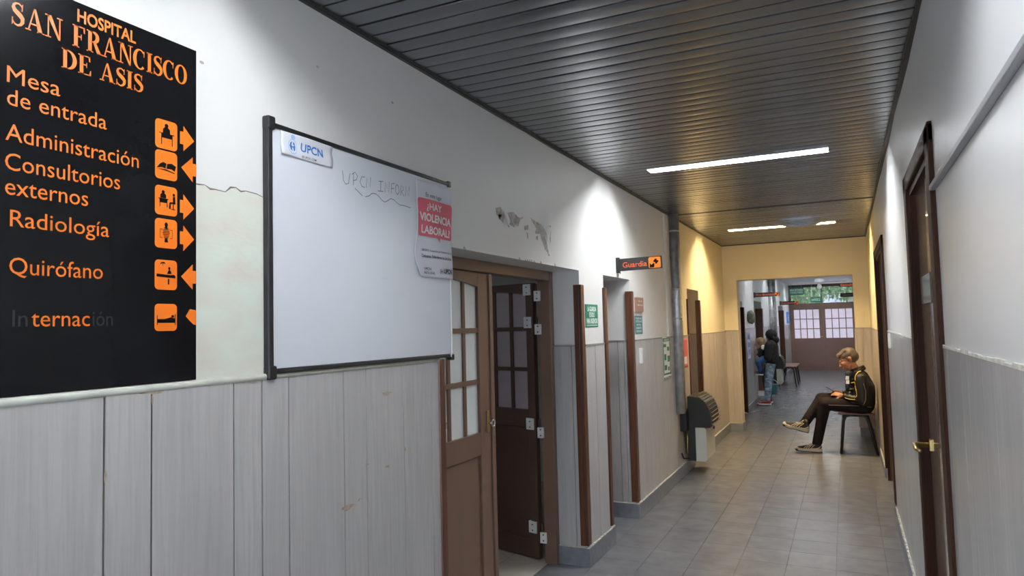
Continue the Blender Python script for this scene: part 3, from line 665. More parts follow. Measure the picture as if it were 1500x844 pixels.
# serif capitals built from strokes: (glyph) -> list of drawing calls in a unit box, height 1
def serif_text(s, fr, u0, u1, v0, h, parent):
    bm = bmesh.new(); adv = 0; glyphs = []
    TK, TN = .21, .07
    W = dict(S=.66, A=.92, N=.92, F=.74, R=.86, C=.80, I=.40, O=.88, D=.88, E=.76)
    W[' '] = .42
    tot = sum(W[c]+.05 for c in s)-.05; k = (u1-u0)/tot
    def q(pts, x): poly(bm, [(u0+(x+a)*k, v0+b*h) for a, b in pts], fr, 0, .0006)
    def st(pts, ws, x): ribbon(bm, fr, pts, ws, lambda p: (u0+(x+p[0])*k, v0+p[1]*h))
    def ser(c, y, x, w=.19): q([(c-w, y), (c+w, y), (c+w, y+.055), (c-w, y+.055)], x)
    for ch in s:
        x = adv; w = W[ch]
        if ch in 'DERFI':
            c = .20; q([(c-TK/2, 0), (c+TK/2, 0), (c+TK/2, 1), (c-TK/2, 1)], x); ser(c, 0, x); ser(c, .945, x)
        if ch == 'D': st([(.2, .97)]+arc(.30, .5, .44, .465, 90, -90, 18)+[(.2, .03)], [.06]+[.06+.17*math.sin(math.pi*i/18)**1.5 for i in range(19)]+[.06], x)
        if ch in 'EF':
            q([(.2, .94), (.68, .94), (.68, 1), (.2, 1)], x); q([(.63, .74), (.70, .72), (.70, 1), (.60, 1)], x)
            q([(.2, .48), (.5, .48), (.5, .54), (.2, .54)], x); q([(.47, .38), (.52, .38), (.52, .64), (.47, .64)], x)
        if ch == 'E': q([(.2, 0), (.7, 0), (.7, .06), (.2, .06)], x); q([(.62, 0), (.74, 0), (.76, .28), (.71, .28)], x)
        if ch == 'R':
            st([(.2, .97)]+arc(.36, .735, .27, .235, 90, -90, 14)+[(.2, .5)], [.06]+[.06+.15*math.sin(math.pi*i/14) for i in range(15)]+[.06], x)
            q([(.36, .52), (.55, .50), (.86, 0), (.62, 0)], x); ser(.80, 0, x, .11)
        if ch == 'A':
            q([(.10, .0), (.17, 0), (.47, 1), (.41, 1)], x); q([(.40, 1), (.50, 1), (.86, 0), (.62, 0)], x); q([(.22, .28), (.62, .28), (.62, .34), (.22, .34)], x); ser(.13, 0, x, .14); ser(.76, 0, x, .19)
        if ch == 'N':
            q([(.13, 0), (.20, 0), (.20, 1), (.13, 1)], x); q([(.08, 1), (.32, 1), (.80, 0), (.70, 0)], x); q([(.73, 0), (.80, 0), (.80, 1), (.73, 1)], x); ser(.165, 0, x, .15); ser(.765, .945, x, .15); ser(.12, .945, x, .12)
        if ch in 'OC':
            a0, a1 = (0, 360) if ch == 'O' else (48, 312); n = 32; pts = arc(.42, .5, .34, .475, a0, a1, n)
            st(pts, [.06+.16*abs(math.cos(R(a0+(a1-a0)*i/n)))**1.6 * (1 if ch == 'O' or i > 6 else .5) for i in range(n+1)], x)
        if ch == 'C': q([(.66, .66), (.70, .66), (.72, .98), (.66, .94)], x)
        if ch == 'S':
            sp = [(.55, .80), (.50, .90), (.38, .97), (.24, .95), (.14, .87), (.12, .76), (.18, .65), (.32, .56), (.46, .47), (.56, .37), (.56, .22), (.48, .10), (.34, .03), (.20, .06), (.10, .16), (.07, .28)]
            st(sp, [.05, .07, .07, .08, .12, .17, .20, .22, .22, .20, .17, .12, .08, .07, .06, .05], x)
            q([(.51, .68), (.56, .68), (.58, 1), (.53, .96)], x); q([(.05, 0), (.10, .04), (.11, .33), (.05, .33)], x)
        adv += w+.05
    return fin(bm, 'lettering', M['orange'], parent)
serif_text('SAN FRANCISCO', FS, .905, 1.370, 2.339, .054, sg)
serif_text('DE ASIS', FS, 1.018, 1.233, 2.277, .048, sg)
for s, a, b, v, cp in (('Mesa', .899, 1.016, 2.205, .037), ('de entrada', .900, 1.132, 2.154, .037), ('Administración', .898, 1.221, 2.074, .038), ('Consultorios', .898, 1.169, 2.008, .038),
                       ('externos', .899, 1.086, 1.953, .038), ('Radiología', .910, 1.141, 1.883, .037), ('Quirófano', .910, 1.125, 1.777, .037), ('ternac', .958, 1.093, 1.661, .037)):
    lettering(s, M['orange'], sg, FS, a, b, v, cp, 0)
lettering('In', M['ghost'], sg, FS, .918, .950, 1.661, .037); lettering('ión', M['ghost'], sg, FS, 1.100, 1.152, 1.661, .037)
def pict(v0, v1, figs, lab):
    bm = bmesh.new(); poly(bm, rrect(1.269, v0, 1.338, v1, .011), FS); p = fin(bm, 'pictogram', M['orange'], sg); p['label'] = lab
    bm = bmesh.new(); w, h = .069, v1-v0
    for f in figs:
        if f[0] == 'c': pts = arc(f[1], f[2], f[3], f[4], 0, 345, 14)
        else: pts = f[1]
        poly(bm, [(1.269+a*w, v0+b*h) for a, b in pts], FS, .0005)
    fin(bm, 'figure', M['black'], p)
def rc(a, b, c, d): return ('p', [(a, b), (c, b), (c, d), (a, d)])
person_bust = lambda cx, cy, s: [('c', cx, cy+.26*s, .085*s, .075*s), ('p', [(cx-.17*s, cy), (cx+.17*s, cy), (cx+.16*s, cy+.14*s), (cx+.08*s, cy+.2*s), (cx-.08*s, cy+.2*s), (cx-.16*s, cy+.14*s)])]
pict(2.142, 2.222, person_bust(.5, .55, 1)+[rc(.16, .52, .86, .55), rc(.26, .38, .76, .53), rc(.26, .14, .30, .53), rc(.74, .14, .78, .53)], 'orange square with a clerk at a desk')
pict(2.058, 2.137, [('p', [(.06, .36), (.22, .53), (.36, .60), (.50, .56), (.46, .38), (.30, .41)]), ('p', [(.50, .38), (.54, .56), (.74, .60), (.94, .52), (.88, .34), (.72, .40)]), ('p', [(.06, .33), (.48, .36), (.88, .29), (.88, .26), (.48, .31)])], 'orange square with an open book')
pict(1.960, 2.040, person_bust(.36, .58, .8)+[rc(.14, .54, .60, .57), rc(.22, .42, .54, .55), rc(.20, .28, .23, .55), rc(.52, .28, .55, .55), ('c', .84, .74, .055, .05), ('p', [(.80, .45), (.92, .45), (.90, .69), (.80, .67)]), ('p', [(.66, .42), (.92, .42), (.92, .49), (.68, .48)]), ('p', [(.62, .24), (.70, .24), (.70, .46), (.64, .46)]), rc(.80, .24, .84, .42), rc(.72, .22, .92, .25)], 'orange square with a clerk and a seated visitor')
ribs = [rc(.34+.02*abs(k-3), .35+.055*k, .66-.02*abs(k-3), .375+.055*k) for k in range(7)]
pict(1.870, 1.950, [('c', .5, .80, .075, .085), rc(.455, .66, .545, .76), ('p', [(.42, .2), (.58, .2), (.56, .34), (.44, .34)])]+ribs+[rc(.22, .34, .235, .64), rc(.765, .34, .78, .64), rc(.22, .34, .34, .355), rc(.66, .34, .78, .355), rc(.22, .63, .36, .645), rc(.64, .63, .78, .645)], 'orange square with a ribcage')
pict(1.757, 1.838, [('p', [(.08, .43), (.92, .40), (.92, .47), (.86, .52), (.70, .50), (.08, .53)]), rc(.58, .18, .64, .37), ('c', .64, .72, .05, .055), ('p', [(.54, .54), (.74, .54), (.72, .63), (.66, .67), (.60, .65)]), ('p', [(.22, .84), (.30, .92), (.42, .93), (.48, .86), (.42, .88), (.30, .88)]), rc(.34, .80, .36, .90), rc(.26, .84, .28, .9)], 'orange square with a surgeon at an operating table')
pict(1.646, 1.719, [rc(.10, .22, .13, .58), rc(.90, .22, .93, .62), rc(.12, .30, .92, .36), ('p', [(.12, .34), (.92, .34), (.92, .46), (.70, .50), (.45, .44), (.12, .44)]), ('c', .80, .54, .06, .05)], 'orange square with a patient lying in a bed')
def arrow(kind, v, torn=False):
    a, b = 1.347, 1.396; h = .036
    if torn: pts = [(1.366, v+.001), (1.380, v+.021), (1.400, v+.018), (1.400, v-.024), (1.392, v-.022), (1.383, v-.015)]
    elif kind > 0: pts = [(a, v-.017), (a+.011, v-.017), (a+.011, v-h), (b-.002, v), (a+.011, v+h), (a+.011, v+.019), (a, v+.019)]
    else: pts = [(b+.004, v-.018), (b-.007, v-.018), (b-.007, v-h), (a+.004, v), (b-.007, v+h), (b-.007, v+.018), (b+.004, v+.018)]
    bm = bmesh.new(); poly(bm, pts, FS); fin(bm, 'arrow', M['orange'], sg)
arrow(1, 2.185); arrow(-1, 2.102); arrow(1, 1.991); arrow(1, 1.903); arrow(-1, 1.796); arrow(-1, 1.685, True)

# ------------------------------------------------------------------ whiteboard and its papers
WX = XL+.022; wb = thing('whiteboard', 'wall whiteboard with a black frame, faint marker writing at the top', 'whiteboard', (XL, 2.24, 1.50))
YA, YB, ZA, ZB = 1.668, 2.812, 1.508, 2.312
boxo('writing_surface', M['white'], wb, XL+.004, WX-.004, YA+.008, YB-.006, ZA+.008, ZB-.008)
for nm, b in (('frame_bar', (YA, YB, ZA-.004, ZA+.012)), ('frame_bar', (YA, YB, ZB-.012, ZB+.004)), ('frame_bar', (YA-.004, YA+.018, ZA, ZB)), ):
    boxo(nm, M['blackp'], wb, XL+.001, WX+.004, *b, bevel=.004)
boxo('frame_bar', M['hinge'], wb, XL+.001, WX, YB-.008, YB, ZA, ZB, bevel=.002)['label'] = 'pale thin right edge bar'
for yv, zv in ((YA, ZA), (YA, ZB)): boxo('corner_cap', M['blackp'], wb, XL+.001, WX+.008, yv-.006, yv+.028, zv-.022, zv+.022, bevel=.006)
for zv in (ZA, ZB): boxo('corner_cap', M['blackp'], wb, XL+.001, WX+.007, YB-.022, YB+.002, zv-.018, zv+.010, bevel=.004)
FW = FL(WX-.004); bm = bmesh.new(); mw_ = .0034
HW = [[(2.040, 2.226), (2.046, 2.190), (2.060, 2.178), (2.080, 2.184), (2.090, 2.224)], [(2.112, 2.182), (2.115, 2.230)], [(2.104, 2.222), (2.125, 2.234), (2.142, 2.222), (2.135, 2.206), (2.114, 2.200)],
 [(2.196, 2.226), (2.172, 2.224), (2.160, 2.202), (2.172, 2.186), (2.194, 2.186)], [(2.204, 2.186), (2.208, 2.226), (2.232, 2.192), (2.238, 2.232)],
 [(2.262, 2.226), (2.296, 2.230)], [(2.279, 2.228), (2.276, 2.188)], [(2.256, 2.186), (2.296, 2.190)], [(2.308, 2.188), (2.312, 2.228), (2.338, 2.194), (2.342, 2.236)],
 [(2.356, 2.192), (2.360, 2.232), (2.384, 2.236)], [(2.358, 2.212), (2.378, 2.214)], arc(2.404, 2.214, .014, .020, 80, 440, 14), [(2.432, 2.192), (2.434, 2.236), (2.452, 2.232), (2.452, 2.218), (2.436, 2.212), (2.458, 2.194)], [(2.470, 2.196), (2.472, 2.240), (2.498, 2.200), (2.502, 2.242)],
 [(2.096, 2.172), (2.110, 2.166), (2.124, 2.160), (2.146, 2.150)], [(2.166, 2.150), (2.190, 2.156), (2.214, 2.170), (2.238, 2.172), (2.262, 2.166), (2.286, 2.152), (2.306, 2.148), (2.326, 2.156), (2.350, 2.168), (2.376, 2.168), (2.400, 2.158), (2.424, 2.152), (2.456, 2.154), (2.512, 2.152)]]
for k, st_ in enumerate(HW): ribbon(bm, FW, [(2.038+(a-2.038)*.86, b) for a, b in st_] if k < 5 else [(2.25+(a-2.25)*.90, b) for a, b in st_], mw_, d=.0008)
fin(bm, 'handwriting', M['marker'], wb)
bm = bmesh.new(); poly(bm, [(2.27, 1.845), (2.31, 1.85), (2.31, 1.837), (2.275, 1.835)], FW); poly(bm, [(2.34, 1.786), (2.47, 1.79), (2.47, 1.778), (2.345, 1.772)], FW); fin(bm, 'smudge', M['smudge'], wb)
boxo('label_tag', M['paper'], wb, WX+.004, WX+.005, YB-.03, YB-.012, ZA-.002, ZA+.012)
def sheet(name, label, y0, y1, z0, z1, x, m, curl=.006, nu=14, nv=14, edge=None, cat='poster', seed=1):
    rr = random.Random(seed); ph = [rr.uniform(0, 6) for _ in range(4)]; bm = bmesh.new(); g = []
    def at(u, v):
        yy = y0+(y1-y0)*u; zz = z0+(z1-z0)*v
        if edge: yy += edge(u, v)
        return Vector((x+curl*(.5+.25*math.sin(u*7+ph[0]+v*3)+.25*math.sin(v*9+ph[1]-u*2)), yy, zz))
    for j in range(nv+1): g.append([bm.verts.new(at(i/nu, j/nv)) for i in range(nu+1)])
    for j in range(nv):
        for i in range(nu): bm.faces.new((g[j][i], g[j][i+1], g[j+1][i+1], g[j+1][i]))
    o = fin(bm, name, m, None, True); sd = o.modifiers.new('t', 'SOLIDIFY'); sd.thickness = .0004; sd.offset = -1
    tag(o, label, cat); return o, at
def drape(o, at, y0, y1, z0, z1, off=.0012):
    """push flat lettering of the children onto the curled sheet"""
    for ch in o.children:
        for v in ch.data.vertices:
            u = (v.co.y-y0)/(y1-y0); t = (v.co.z-z0)/(z1-z0); v.co.x = at(max(0, min(1, u)), max(0, min(1, t))).x+off+(v.co.x)*1.0
Z0 = FL(0)
def patch(pts, m, parent, name, d=0, nseg=10):
    """subdivided polygon drawn flat (x=d) to be draped"""
    bm = bmesh.new(); f = bm.faces.new([bm.verts.new(Z0 @ Vector((a, b, d))) for a, b in pts]); bmesh.ops.triangulate(bm, faces=[f]); 
    for _ in range(3): bmesh.ops.subdivide_edges(bm, edges=[e for e in bm.edges if e.calc_length() > .012], cuts=1)
    bmesh.ops.triangulate(bm, faces=bm.faces); return fin(bm, name, m, parent)
lg, at = sheet('paper_sign', 'small white paper sign with blue union logo, top left of the whiteboard', 1.724, 1.981, 2.222, 2.300, WX-.003, M['paper'], .007, seed=4, cat='sign')
lettering('UPCN', M['blue'], lg, Z0, 1.818, 1.925, 2.249, .027, .022, d=.0002)
lettering('@ UPCN .COM', M['ink'], lg, Z0, 1.822, 1.892, 2.228, .007, .01, d=.0002)
patch(arc(1.779, 2.255, .021, .026, 0, 345, 20), M['bluep'], lg, 'emblem', .0001); patch(arc(1.779, 2.256, .0185, .023, 0, 345, 20), M['paper'], lg, 'emblem', .0003)
for sx in (-1, 1): patch([(1.779+sx*.003, 2.240), (1.779+sx*.003, 2.252), (1.779+sx*.003, 2.260), (1.779+sx*.003, 2.274), (1.779+sx*.010, 2.268), (1.779+sx*.014, 2.257), (1.779+sx*.010, 2.244)][::sx], M['blue'], lg, 'emblem', .0005)
patch([(1.775, 2.253), (1.783, 2.253), (1.783, 2.257), (1.775, 2.257)], M['blue'], lg, 'emblem', .0006)
patch(arc(1.779, 2.287, .010, .009, 0, 345, 14), M['bluep'], lg, 'emblem', .0001)
drape(lg, at, 1.724, 1.981, 2.222, 2.300)
ed = lambda u, v: (-.022*(1-u)*math.exp(-((v-.22)/.16)**2) + .016*(1-u)*math.exp(-((v-.0)/.10)**2))
ps, at = sheet('poster', 'torn-edged white poster with a pink speech bubble, right end of the whiteboard', 2.522, 2.812, 1.862, 2.284, WX+.001, M['paper'], .010, 30, 40, ed, seed=9)
bub = rrect(2.524, 2.040, 2.809, 2.206, .016); bub = bub[:18]+[(2.68, 2.040), (2.700, 2.022), (2.70, 2.040)]+bub[18:]
patch(bub, M['pink'], ps, 'speech_bubble', .0003)
lettering('En este lugar', M['ink'], ps, Z0, 2.585, 2.72, 2.216, .018, .008, d=.0006)
lettering('¿HAY', M['whiteink'], ps, Z0, 2.590, 2.715, 2.160, .030, .012, d=.0008)
lettering('VIOLENCIA', M['whiteink'], ps, Z0, 2.536, 2.803, 2.108, .033, .03, d=.0008)
lettering('LABORAL?', M['whiteink'], ps, Z0, 2.550, 2.795, 2.054, .033, .03, d=.0008)
lettering('LEY 5475. Prevención de Violencia Laboral', M['ink'], ps, Z0, 2.555, 2.795, 1.976, .009, .004, d=.0006)
lettering('Conocenos. Defendemos tus derechos', M['ink'], ps, Z0, 2.552, 2.792, 1.948, .013, .02, d=.0006)
lettering('UPCN', M['ink'], ps, Z0, 2.565, 2.620, 1.892, .012, .01, d=.0006); lettering('SALTA LEGAL', M['ink'], ps, Z0, 2.562, 2.650, 1.876, .010, .01, d=.0006)
lettering('UPCN', M['ink'], ps, Z0, 2.722, 2.796, 1.885, .020, .03, d=.0006); lettering('IH', M['ink'], ps, Z0, 2.69, 2.712, 1.882, .02, .0, d=.0006)
drape(ps, at, 2.522, 2.812, 1.862, 2.284, .0030)

# ------------------------------------------------------------------ small signs along the left wall
def plate(name, label, cat, y0, y1, z0, z1, m, lines, x=XL, th=.004, tm=None, bold=.01):
    o = boxo(name, m, None, x, x+th, y0, y1, z0, z1, bevel=.001); tag(o, label, cat); F = FL(x+th)
    for s, a, b, v, cp in lines: lettering(s, tm or M['whiteink'], o, F, y0+(y1-y0)*a, y0+(y1-y0)*b, z0+(z1-z0)*v, cp, bold)
    return o
g1 = plate('wall_sign', 'green and white notice on the pier between the first two doorways', 'sign', 4.703, 4.976, 1.622, 1.787, M['green'], [('LA GUARDIA', .16, .86, .70, .032), ('ES SOLO', .30, .72, .45, .032), ('PARA URGENCIAS', .08, .94, .17, .034)], bold=.03)
boxo('sign_line', M['whiteink'], g1, XL+.004, XL+.0046, 4.725, 4.955, 1.634, 1.638)
plate('wall_plaque', 'small pinkish-brown plaque above the teal notice by the second doorway', 'plaque', 6.00, 6.22, 1.745, 1.872, M['plaque'], [('SALA DE', .2, .8, .7, .012), ('PRIMEROS AUXILIOS', .1, .9, .42, .013)], th=.022)
plate('wall_sign', 'teal notice with five lines of white text under the pink plaque', 'sign', 5.985, 6.228, 1.549, 1.711, M['teal'], [('PROHIBIDO FUMAR', .1, .9, .80, .017), ('EN ESTE LUGAR', .1, .9, .64, .017), ('MANTENGA', .2, .8, .46, .015), ('SILENCIO', .12, .85, .28, .017), ('GRACIAS', .12, .85, .10, .017)])
pst, at2 = sheet('wall_poster', 'tall narrow green and white poster hung below the dado near the flue pipe', 6.905, 7.245, 1.07, 1.50, XL+TH+.002, M['whiteink'], .006, seed=12)
fg = [(6.915, 1.455, 7.235, 1.492), (6.915, 1.12, 6.945, 1.45), (7.20, 1.12, 7.235, 1.45), (6.915, 1.122, 7.235, 1.14), (6.95, 1.40, 7.05, 1.43), (7.08, 1.36, 7.18, 1.40), (6.96, 1.27, 7.03, 1.33), (7.08, 1.25, 7.19, 1.31), (6.96, 1.17, 7.06, 1.22), (7.1, 1.16, 7.17, 1.20)]
for a, b, c, d in fg: patch([(a, b), (c, b), (c, d), (a, d)], M['green'], pst, 'printed_block', .0003)
lettering('SALUD', M['whiteink'], pst, Z0, 6.96, 7.19, 1.462, .022, .02, d=.0008)
lettering('BOLETIN', M['ink'], pst, Z0, 6.93, 7.22, 1.082, .02, .02, d=.0008)
drape(pst, at2, 6.905, 7.245, 1.07, 1.50)
o = tag(boxo('thermostat', M['hinge'], None, XL+TH, XL+TH+.02, 6.045, 6.105, 1.29, 1.425, bevel=.004), 'small white wall box on the planks below the teal notice', 'wall box')
pr_, at3 = sheet('wall_poster', 'reddish poster half hidden behind the thick flue pipe', 7.86, 8.10, 1.14, 1.46, XL+TH+.002, M['pink'], .004, seed=5)
patch([(7.9, 1.18), (8.06, 1.18), (8.06, 1.26), (7.9, 1.26)], M['paper'], pr_, 'printed_block', .0003); drape(pr_, at3, 7.86, 8.10, 1.14, 1.46)

def blade(name, label, y, x0, x1, z0, z1, text, tx, mtext, mb='blackp', icon=True, tilt=0, rev=False, double=False):
    """projecting sign, faces the camera end"""
    t = thing(name, label, 'sign', (x0 if not rev else x1, y, (z0+z1)/2)); L = x1-x0; h = z1-z0
    rot = Matrix.Translation((x0, y, z0)) @ Matrix.Rotation(tilt, 4, 'Y')
    def bx(nm, a, b, c, d, y0, y1, m, bev=.003):
        bm = bmesh.new(); box(bm, a, b, y0, y1, c, d, rot); return fin(bm, nm, m, t, bevel=bev)
    bx('panel', 0, L, 0, h, -.010, .010, M[mb])
    e = (L-.03 if rev else -.0)
    bx('wall_bracket', e, e+.03, -.012, h+.012, -.016, .016, M[mb])
    fr = rot @ FC(-.0102)
    lettering(text, M[mtext], t, fr, L*tx[0], L*tx[1], h*tx[2], h*tx[3], .008)
    if icon:
        bm = bmesh.new(); poly(bm, rrect(L-.0-h*1.06, h*.06, L-h*.10, h*.92, h*.12), fr, .0002); ic = fin(bm, 'pictogram', M['orange'], t)
        bm = bmesh.new(); cx, cy, s, k = L-h*.46, h*.58, h*.2, h*.065
        poly(bm, [(cx-s, cy-k), (cx-k, cy-k), (cx-k, cy-s), (cx+k, cy-s), (cx+k, cy-k), (cx+s, cy-k), (cx+s, cy+k), (cx+k, cy+k), (cx+k, cy+s), (cx-k, cy+s), (cx-k, cy+k), (cx-s, cy+k)], fr, .0008)
        poly(bm, [(L-h*.98, h*.10), (L-h*.62, h*.10), (L-h*.74, h*.24), (L-h*.58, h*.38), (L-h*.66, h*.46), (L-h*.82, h*.32), (L-h*.98, h*.46)], fr, .0008)
        fin(bm, 'figure', M['black'], ic)
    return t
t = blade('projecting_sign', 'black projecting sign with orange lettering over the second doorway', 5.50, XL, -1.292, 2.068, 2.168, 'Guardia', (.15, .68, .26, .42), 'redor', tilt=R(-1.0))
fin(T([(XL+.03, 5.5, 2.07), (XL+.03, 5.5, 2.045)], .003, 6), 'pin', M['chrome'], t)

# ------------------------------------------------------------------ flue pipe and gas heaters
def flue(name, label, x, y, r, z0, z1, rings, m='galv'):
    t = thing(name, label, 'pipe', (x, y, z0)); fin(T([(x, y, z0), (x, y, z1)], r, 24), 'pipe_run', M[m], t, True)
    for z in rings: fin(T([(x, y, z-.012), (x, y, z-.006), (x, y, z+.006), (x, y, z+.012)], [r, r+.004, r+.004, r], 24), 'joint_ring', M[m], t, True)
    fin(T([(x, y, (z0+z1)/2+.6), (x-.06, y, (z0+z1)/2+.6)], .008, 8), 'wall_bracket', M[m], t)
    return t
flue('flue_pipe', 'thick grey galvanised flue pipe rising from the heater to the ceiling', -1.612, 7.45, .048, .69, 2.80, (2.62, 1.69, 2.0))
flue('thin_pipe', 'thin grey pipe just right of the thick flue pipe', -1.612, 7.62, .020, .62, 2.80, (2.50, 1.66))
def heater(x, y, label, sc=1):
    t = thing('gas_heater', label, 'heater', (x, y, .15)); W = .52*sc
    def prof(nm, pts, y0, y1, m, par=t, sm=False):
        bm = bmesh.new(); a = [bm.verts.new((x+p, y0, .15+q)) for p, q in pts]; b = [bm.verts.new((x+p, y1, .15+q)) for p, q in pts]
        bm.faces.new(a); bm.faces.new(b[::-1]); n = len(pts)
        for k in range(n): bm.faces.new((a[k], a[(k+1) % n], b[(k+1) % n], b[k]))
        return fin(bm, nm, m, par)
    # x measured from the wall outwards
    body = prof('casing', [(.07, 0), (.145, 0), (.145, .36), (.30, .36), (.315, .44), (.30, .54), (.26, .63), (.20, .68), (.12, .69), (.07, .69)], y, y+W, M['heater_d'])
    prof('front_cover', [(.145, .0), (.24, .0), (.258, .02), (.258, .34), (.24, .357), (.145, .357)], y-.004, y+W+.004, M['heater'])
    bm = bmesh.new()
    for k in range(11):
        a = k/10; ang = R(-8+92*a); cx, cz, r = .135, .15+.42, .190
        p = Vector((x+cx+r*math.cos(ang), 0, cz+.01+(r+.07)*math.sin(ang)))
        dx, dz = .014*math.cos(ang), .014*math.sin(ang)
        vs = [bm.verts.new((p.x+s*dx, yv, p.z+s*dz+e)) for yv in (y-.006, y+W+.006) for s in (0, 1) for e in (0, .006)]
        for q in ((0, 1, 3, 2), (4, 6, 7, 5), (0, 2, 6, 4), (1, 5, 7, 3), (0, 4, 5, 1), (2, 3, 7, 6)): bm.faces.new([vs[i] for i in q])
        fin(bm, 'louvre', M['louvre'], t); bm = bmesh.new()
    bm.free()
    boxo('flue_box', M['heater_d'], t, x, x+.08, y-.13, y+.14, .15+.33, .15+.545, bevel=.008)
    boxo('wall_plate', M['heater'], t, x, x+.012, y-.22, y-.16, .13, .90)
    fin(T([(x+.02, y-.14, .25), (x+.03, y-.10, .19), (x+.07, y+.02, .165), (x+.10, y+.08, .16)], .008, 8), 'gas_hose', M['blackp'], t, True)
    fin(T([(x+.05, y+.03, .16), (x+.05, y+.03, .45)], .012, 8), 'burner_tube', M['brass'], t, True)
    boxo('knob', M['blackp'], t, x+.26, x+.275, y+W-.1, y+W-.07, .44, .47)
    return t
heater(XL, 7.72, 'wall-mounted gas heater with cream front and dark louvred top, foot of the flue pipe')
heater(XFL, 17.6, 'cream-fronted gas heater in the far corridor behind the person in jeans')
for i, (x, yv) in enumerate(((-1.63, 18.1), (-1.62, 18.8))): flue('wall_pipe', 'pale vertical pipe on the far corridor wall, %s of two' % ('nearer' if i == 0 else 'farther'), x, yv, .045, 0.8, 2.80, (1.75, 2.5))

# ------------------------------------------------------------------ far corridor: doors, signs, fan
fd = thing('double_door', 'brown double doors with small frosted panes closing the far corridor', 'door', (-.7, YF, 0))
def fx(nm, m, *a, bev=0, par=fd): return boxo(nm, m, par, *a, bevel=bev)
fx('frame_jamb', M['brown_f'], -1.67, -1.60, YF-.05, YF+.05, 0, 2.86); fx('frame_jamb', M['brown_f'], .24, .38, YF-.05, YF+.05, 0, 2.86)
fx('frame_head', M['brown_f'], -1.60, .24, YF-.05, YF+.05, 2.10, 2.19); fx('beam', M['brown_d'], -1.60, .24, YF-.06, YF+.05, 2.71, 2.80)
fx('mullion', M['brown_d'], -.69, -.665, YF-.03, YF+.03, 2.19, 2.71)
for x0, x1 in ((-1.60, -.69), (-.665, .24)): fx('transom_pane', M['glass'], x0, x1, YF-.004, YF+.004, 2.19, 2.71)
for x0, x1 in ((-1.60, -.684), (-.683, .24)):
    lf = bpy.data.objects.new('leaf', None); link(lf, fd); lf.location = (0, 0, 0); lf.matrix_parent_inverse = Matrix.Identity(4)
    o = None
    g0, g1 = (-1.540, -.785) if x0 < -1 else (-.600, .185)
    bm = bmesh.new()
    for b in ((x0, g0, 0.002, 2.10), (g1, x1, .002, 2.10), (g0, g1, 1.985, 2.10), (g0, g1, .002, 1.055)): box(bm, b[0], b[1], YF-.025, YF+.025, b[2], b[3])
    box(bm, g0-.04, g1+.04, YF-.035, YF-.02, .15, .90)
    fin(bm, 'leaf_frame', M['brown_f'], lf)
    cw = (g1-g0-.025*3)/4; rh = (.93-.025*2)/3
    for c in range(3): boxo('glazing_bar', M['brown_f'], lf, g0+cw+(cw+.025)*c, g0+cw+.025+(cw+.025)*c, YF-.02, YF+.02, 1.055, 1.985)
    for r_ in range(2): boxo('glazing_bar', M['brown_f'], lf, g0, g1, YF-.021, YF+.021, 1.055+rh+(rh+.025)*r_, 1.08+rh+(rh+.025)*r_)
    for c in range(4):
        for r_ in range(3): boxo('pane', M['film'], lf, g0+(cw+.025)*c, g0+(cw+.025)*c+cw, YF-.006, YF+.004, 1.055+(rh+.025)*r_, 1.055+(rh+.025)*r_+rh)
fin(T([(-.70, YF-.03, 1.10), (-.70, YF-.09, 1.10), (-.78, YF-.09, 1.10)], .012, 8), 'door_handle', M['brass'], fd)
for xx in (-.71, -.65): fx('bolt', M['brass'], xx-.01, xx+.01, YF-.06, YF-.05, 2.11, 2.17)
bm = bmesh.new(); box(bm, -1.98, -1.67, YF, YF+.1, 0, 2.9); box(bm, .24, .6, YF, YF+.1, 0, 2.9); box(bm, -1.67, .24, YF+.0, YF+.1, 2.80, 2.9); tag(fin(bm, 'wall_far', M['plaster_far']), kind='structure')
def hang(label, x0, x1, z0, z1, y, lines):
    t = thing('hanging_sign', label, 'sign', ((x0+x1)/2, y, z1)); boxo('panel', M['green'], t, x0, x1, y-.01, y+.01, z0, z1)
    for s, a, b, v, cp in lines: lettering(s, M['whiteink'], t, FC(y-.0105), x0+(x1-x0)*a, x0+(x1-x0)*b, z0+(z1-z0)*v, cp, .02)
    bm = bmesh.new()
    for k in (.15, .85): tube(bm, [(x0+(x1-x0)*k, y, z1), (x0+(x1-x0)*k, y, 2.80)], .004, 5)
    fin(bm, 'hanging_wire', M['chrome'], t)
hang('larger green hanging sign in front of the far transom, left side', -1.60, -1.17, 2.45, 2.68, 24.0, [('MESA ENTRADA', .06, .94, .56, .06), ('CONSULTORIOS', .06, .94, .20, .06)])
hang('small green hanging sign in the middle of the far transom', -1.00, -.68, 2.20, 2.37, 24.2, [('BAÑOS 2', .12, .88, .3, .07)])
blade('projecting_sign', 'long black sign with orange text on the far corridor left wall, the nearer one', 15.0, XFL, -1.185, 2.135, 2.22, 'Mesa de entrada', (.10, .80, .30, .42), 'redor')
blade('projecting_sign', 'black and red projecting sign farther down the left wall, over the last doorway', 21.2, XFL, -1.18, 2.09, 2.19, 'Consultorios', (.10, .80, .30, .42), 'redor')
blade('projecting_sign', 'black sign with orange text projecting from the right at the far end, upper of two', 17.5, -.115, XFR, 2.37, 2.46, 'Consultorio', (.08, .80, .22, .55), 'redor', icon=False, rev=True)
blade('projecting_sign', 'dark projecting sign at the far right, lower of two', 19.5, -.10, XFR, 2.20, 2.30, 'Laboratorio', (.1, .7, .3, .4), 'plaque', icon=False, rev=True)
t = thing('emergency_light', 'small white box light at the far right, under the dark sign', 'light', (.2, 21.5, 2.16)); boxo('housing', M['fanw'], t, .10, .38, 21.4, 21.5, 2.12, 2.29, bevel=.01)
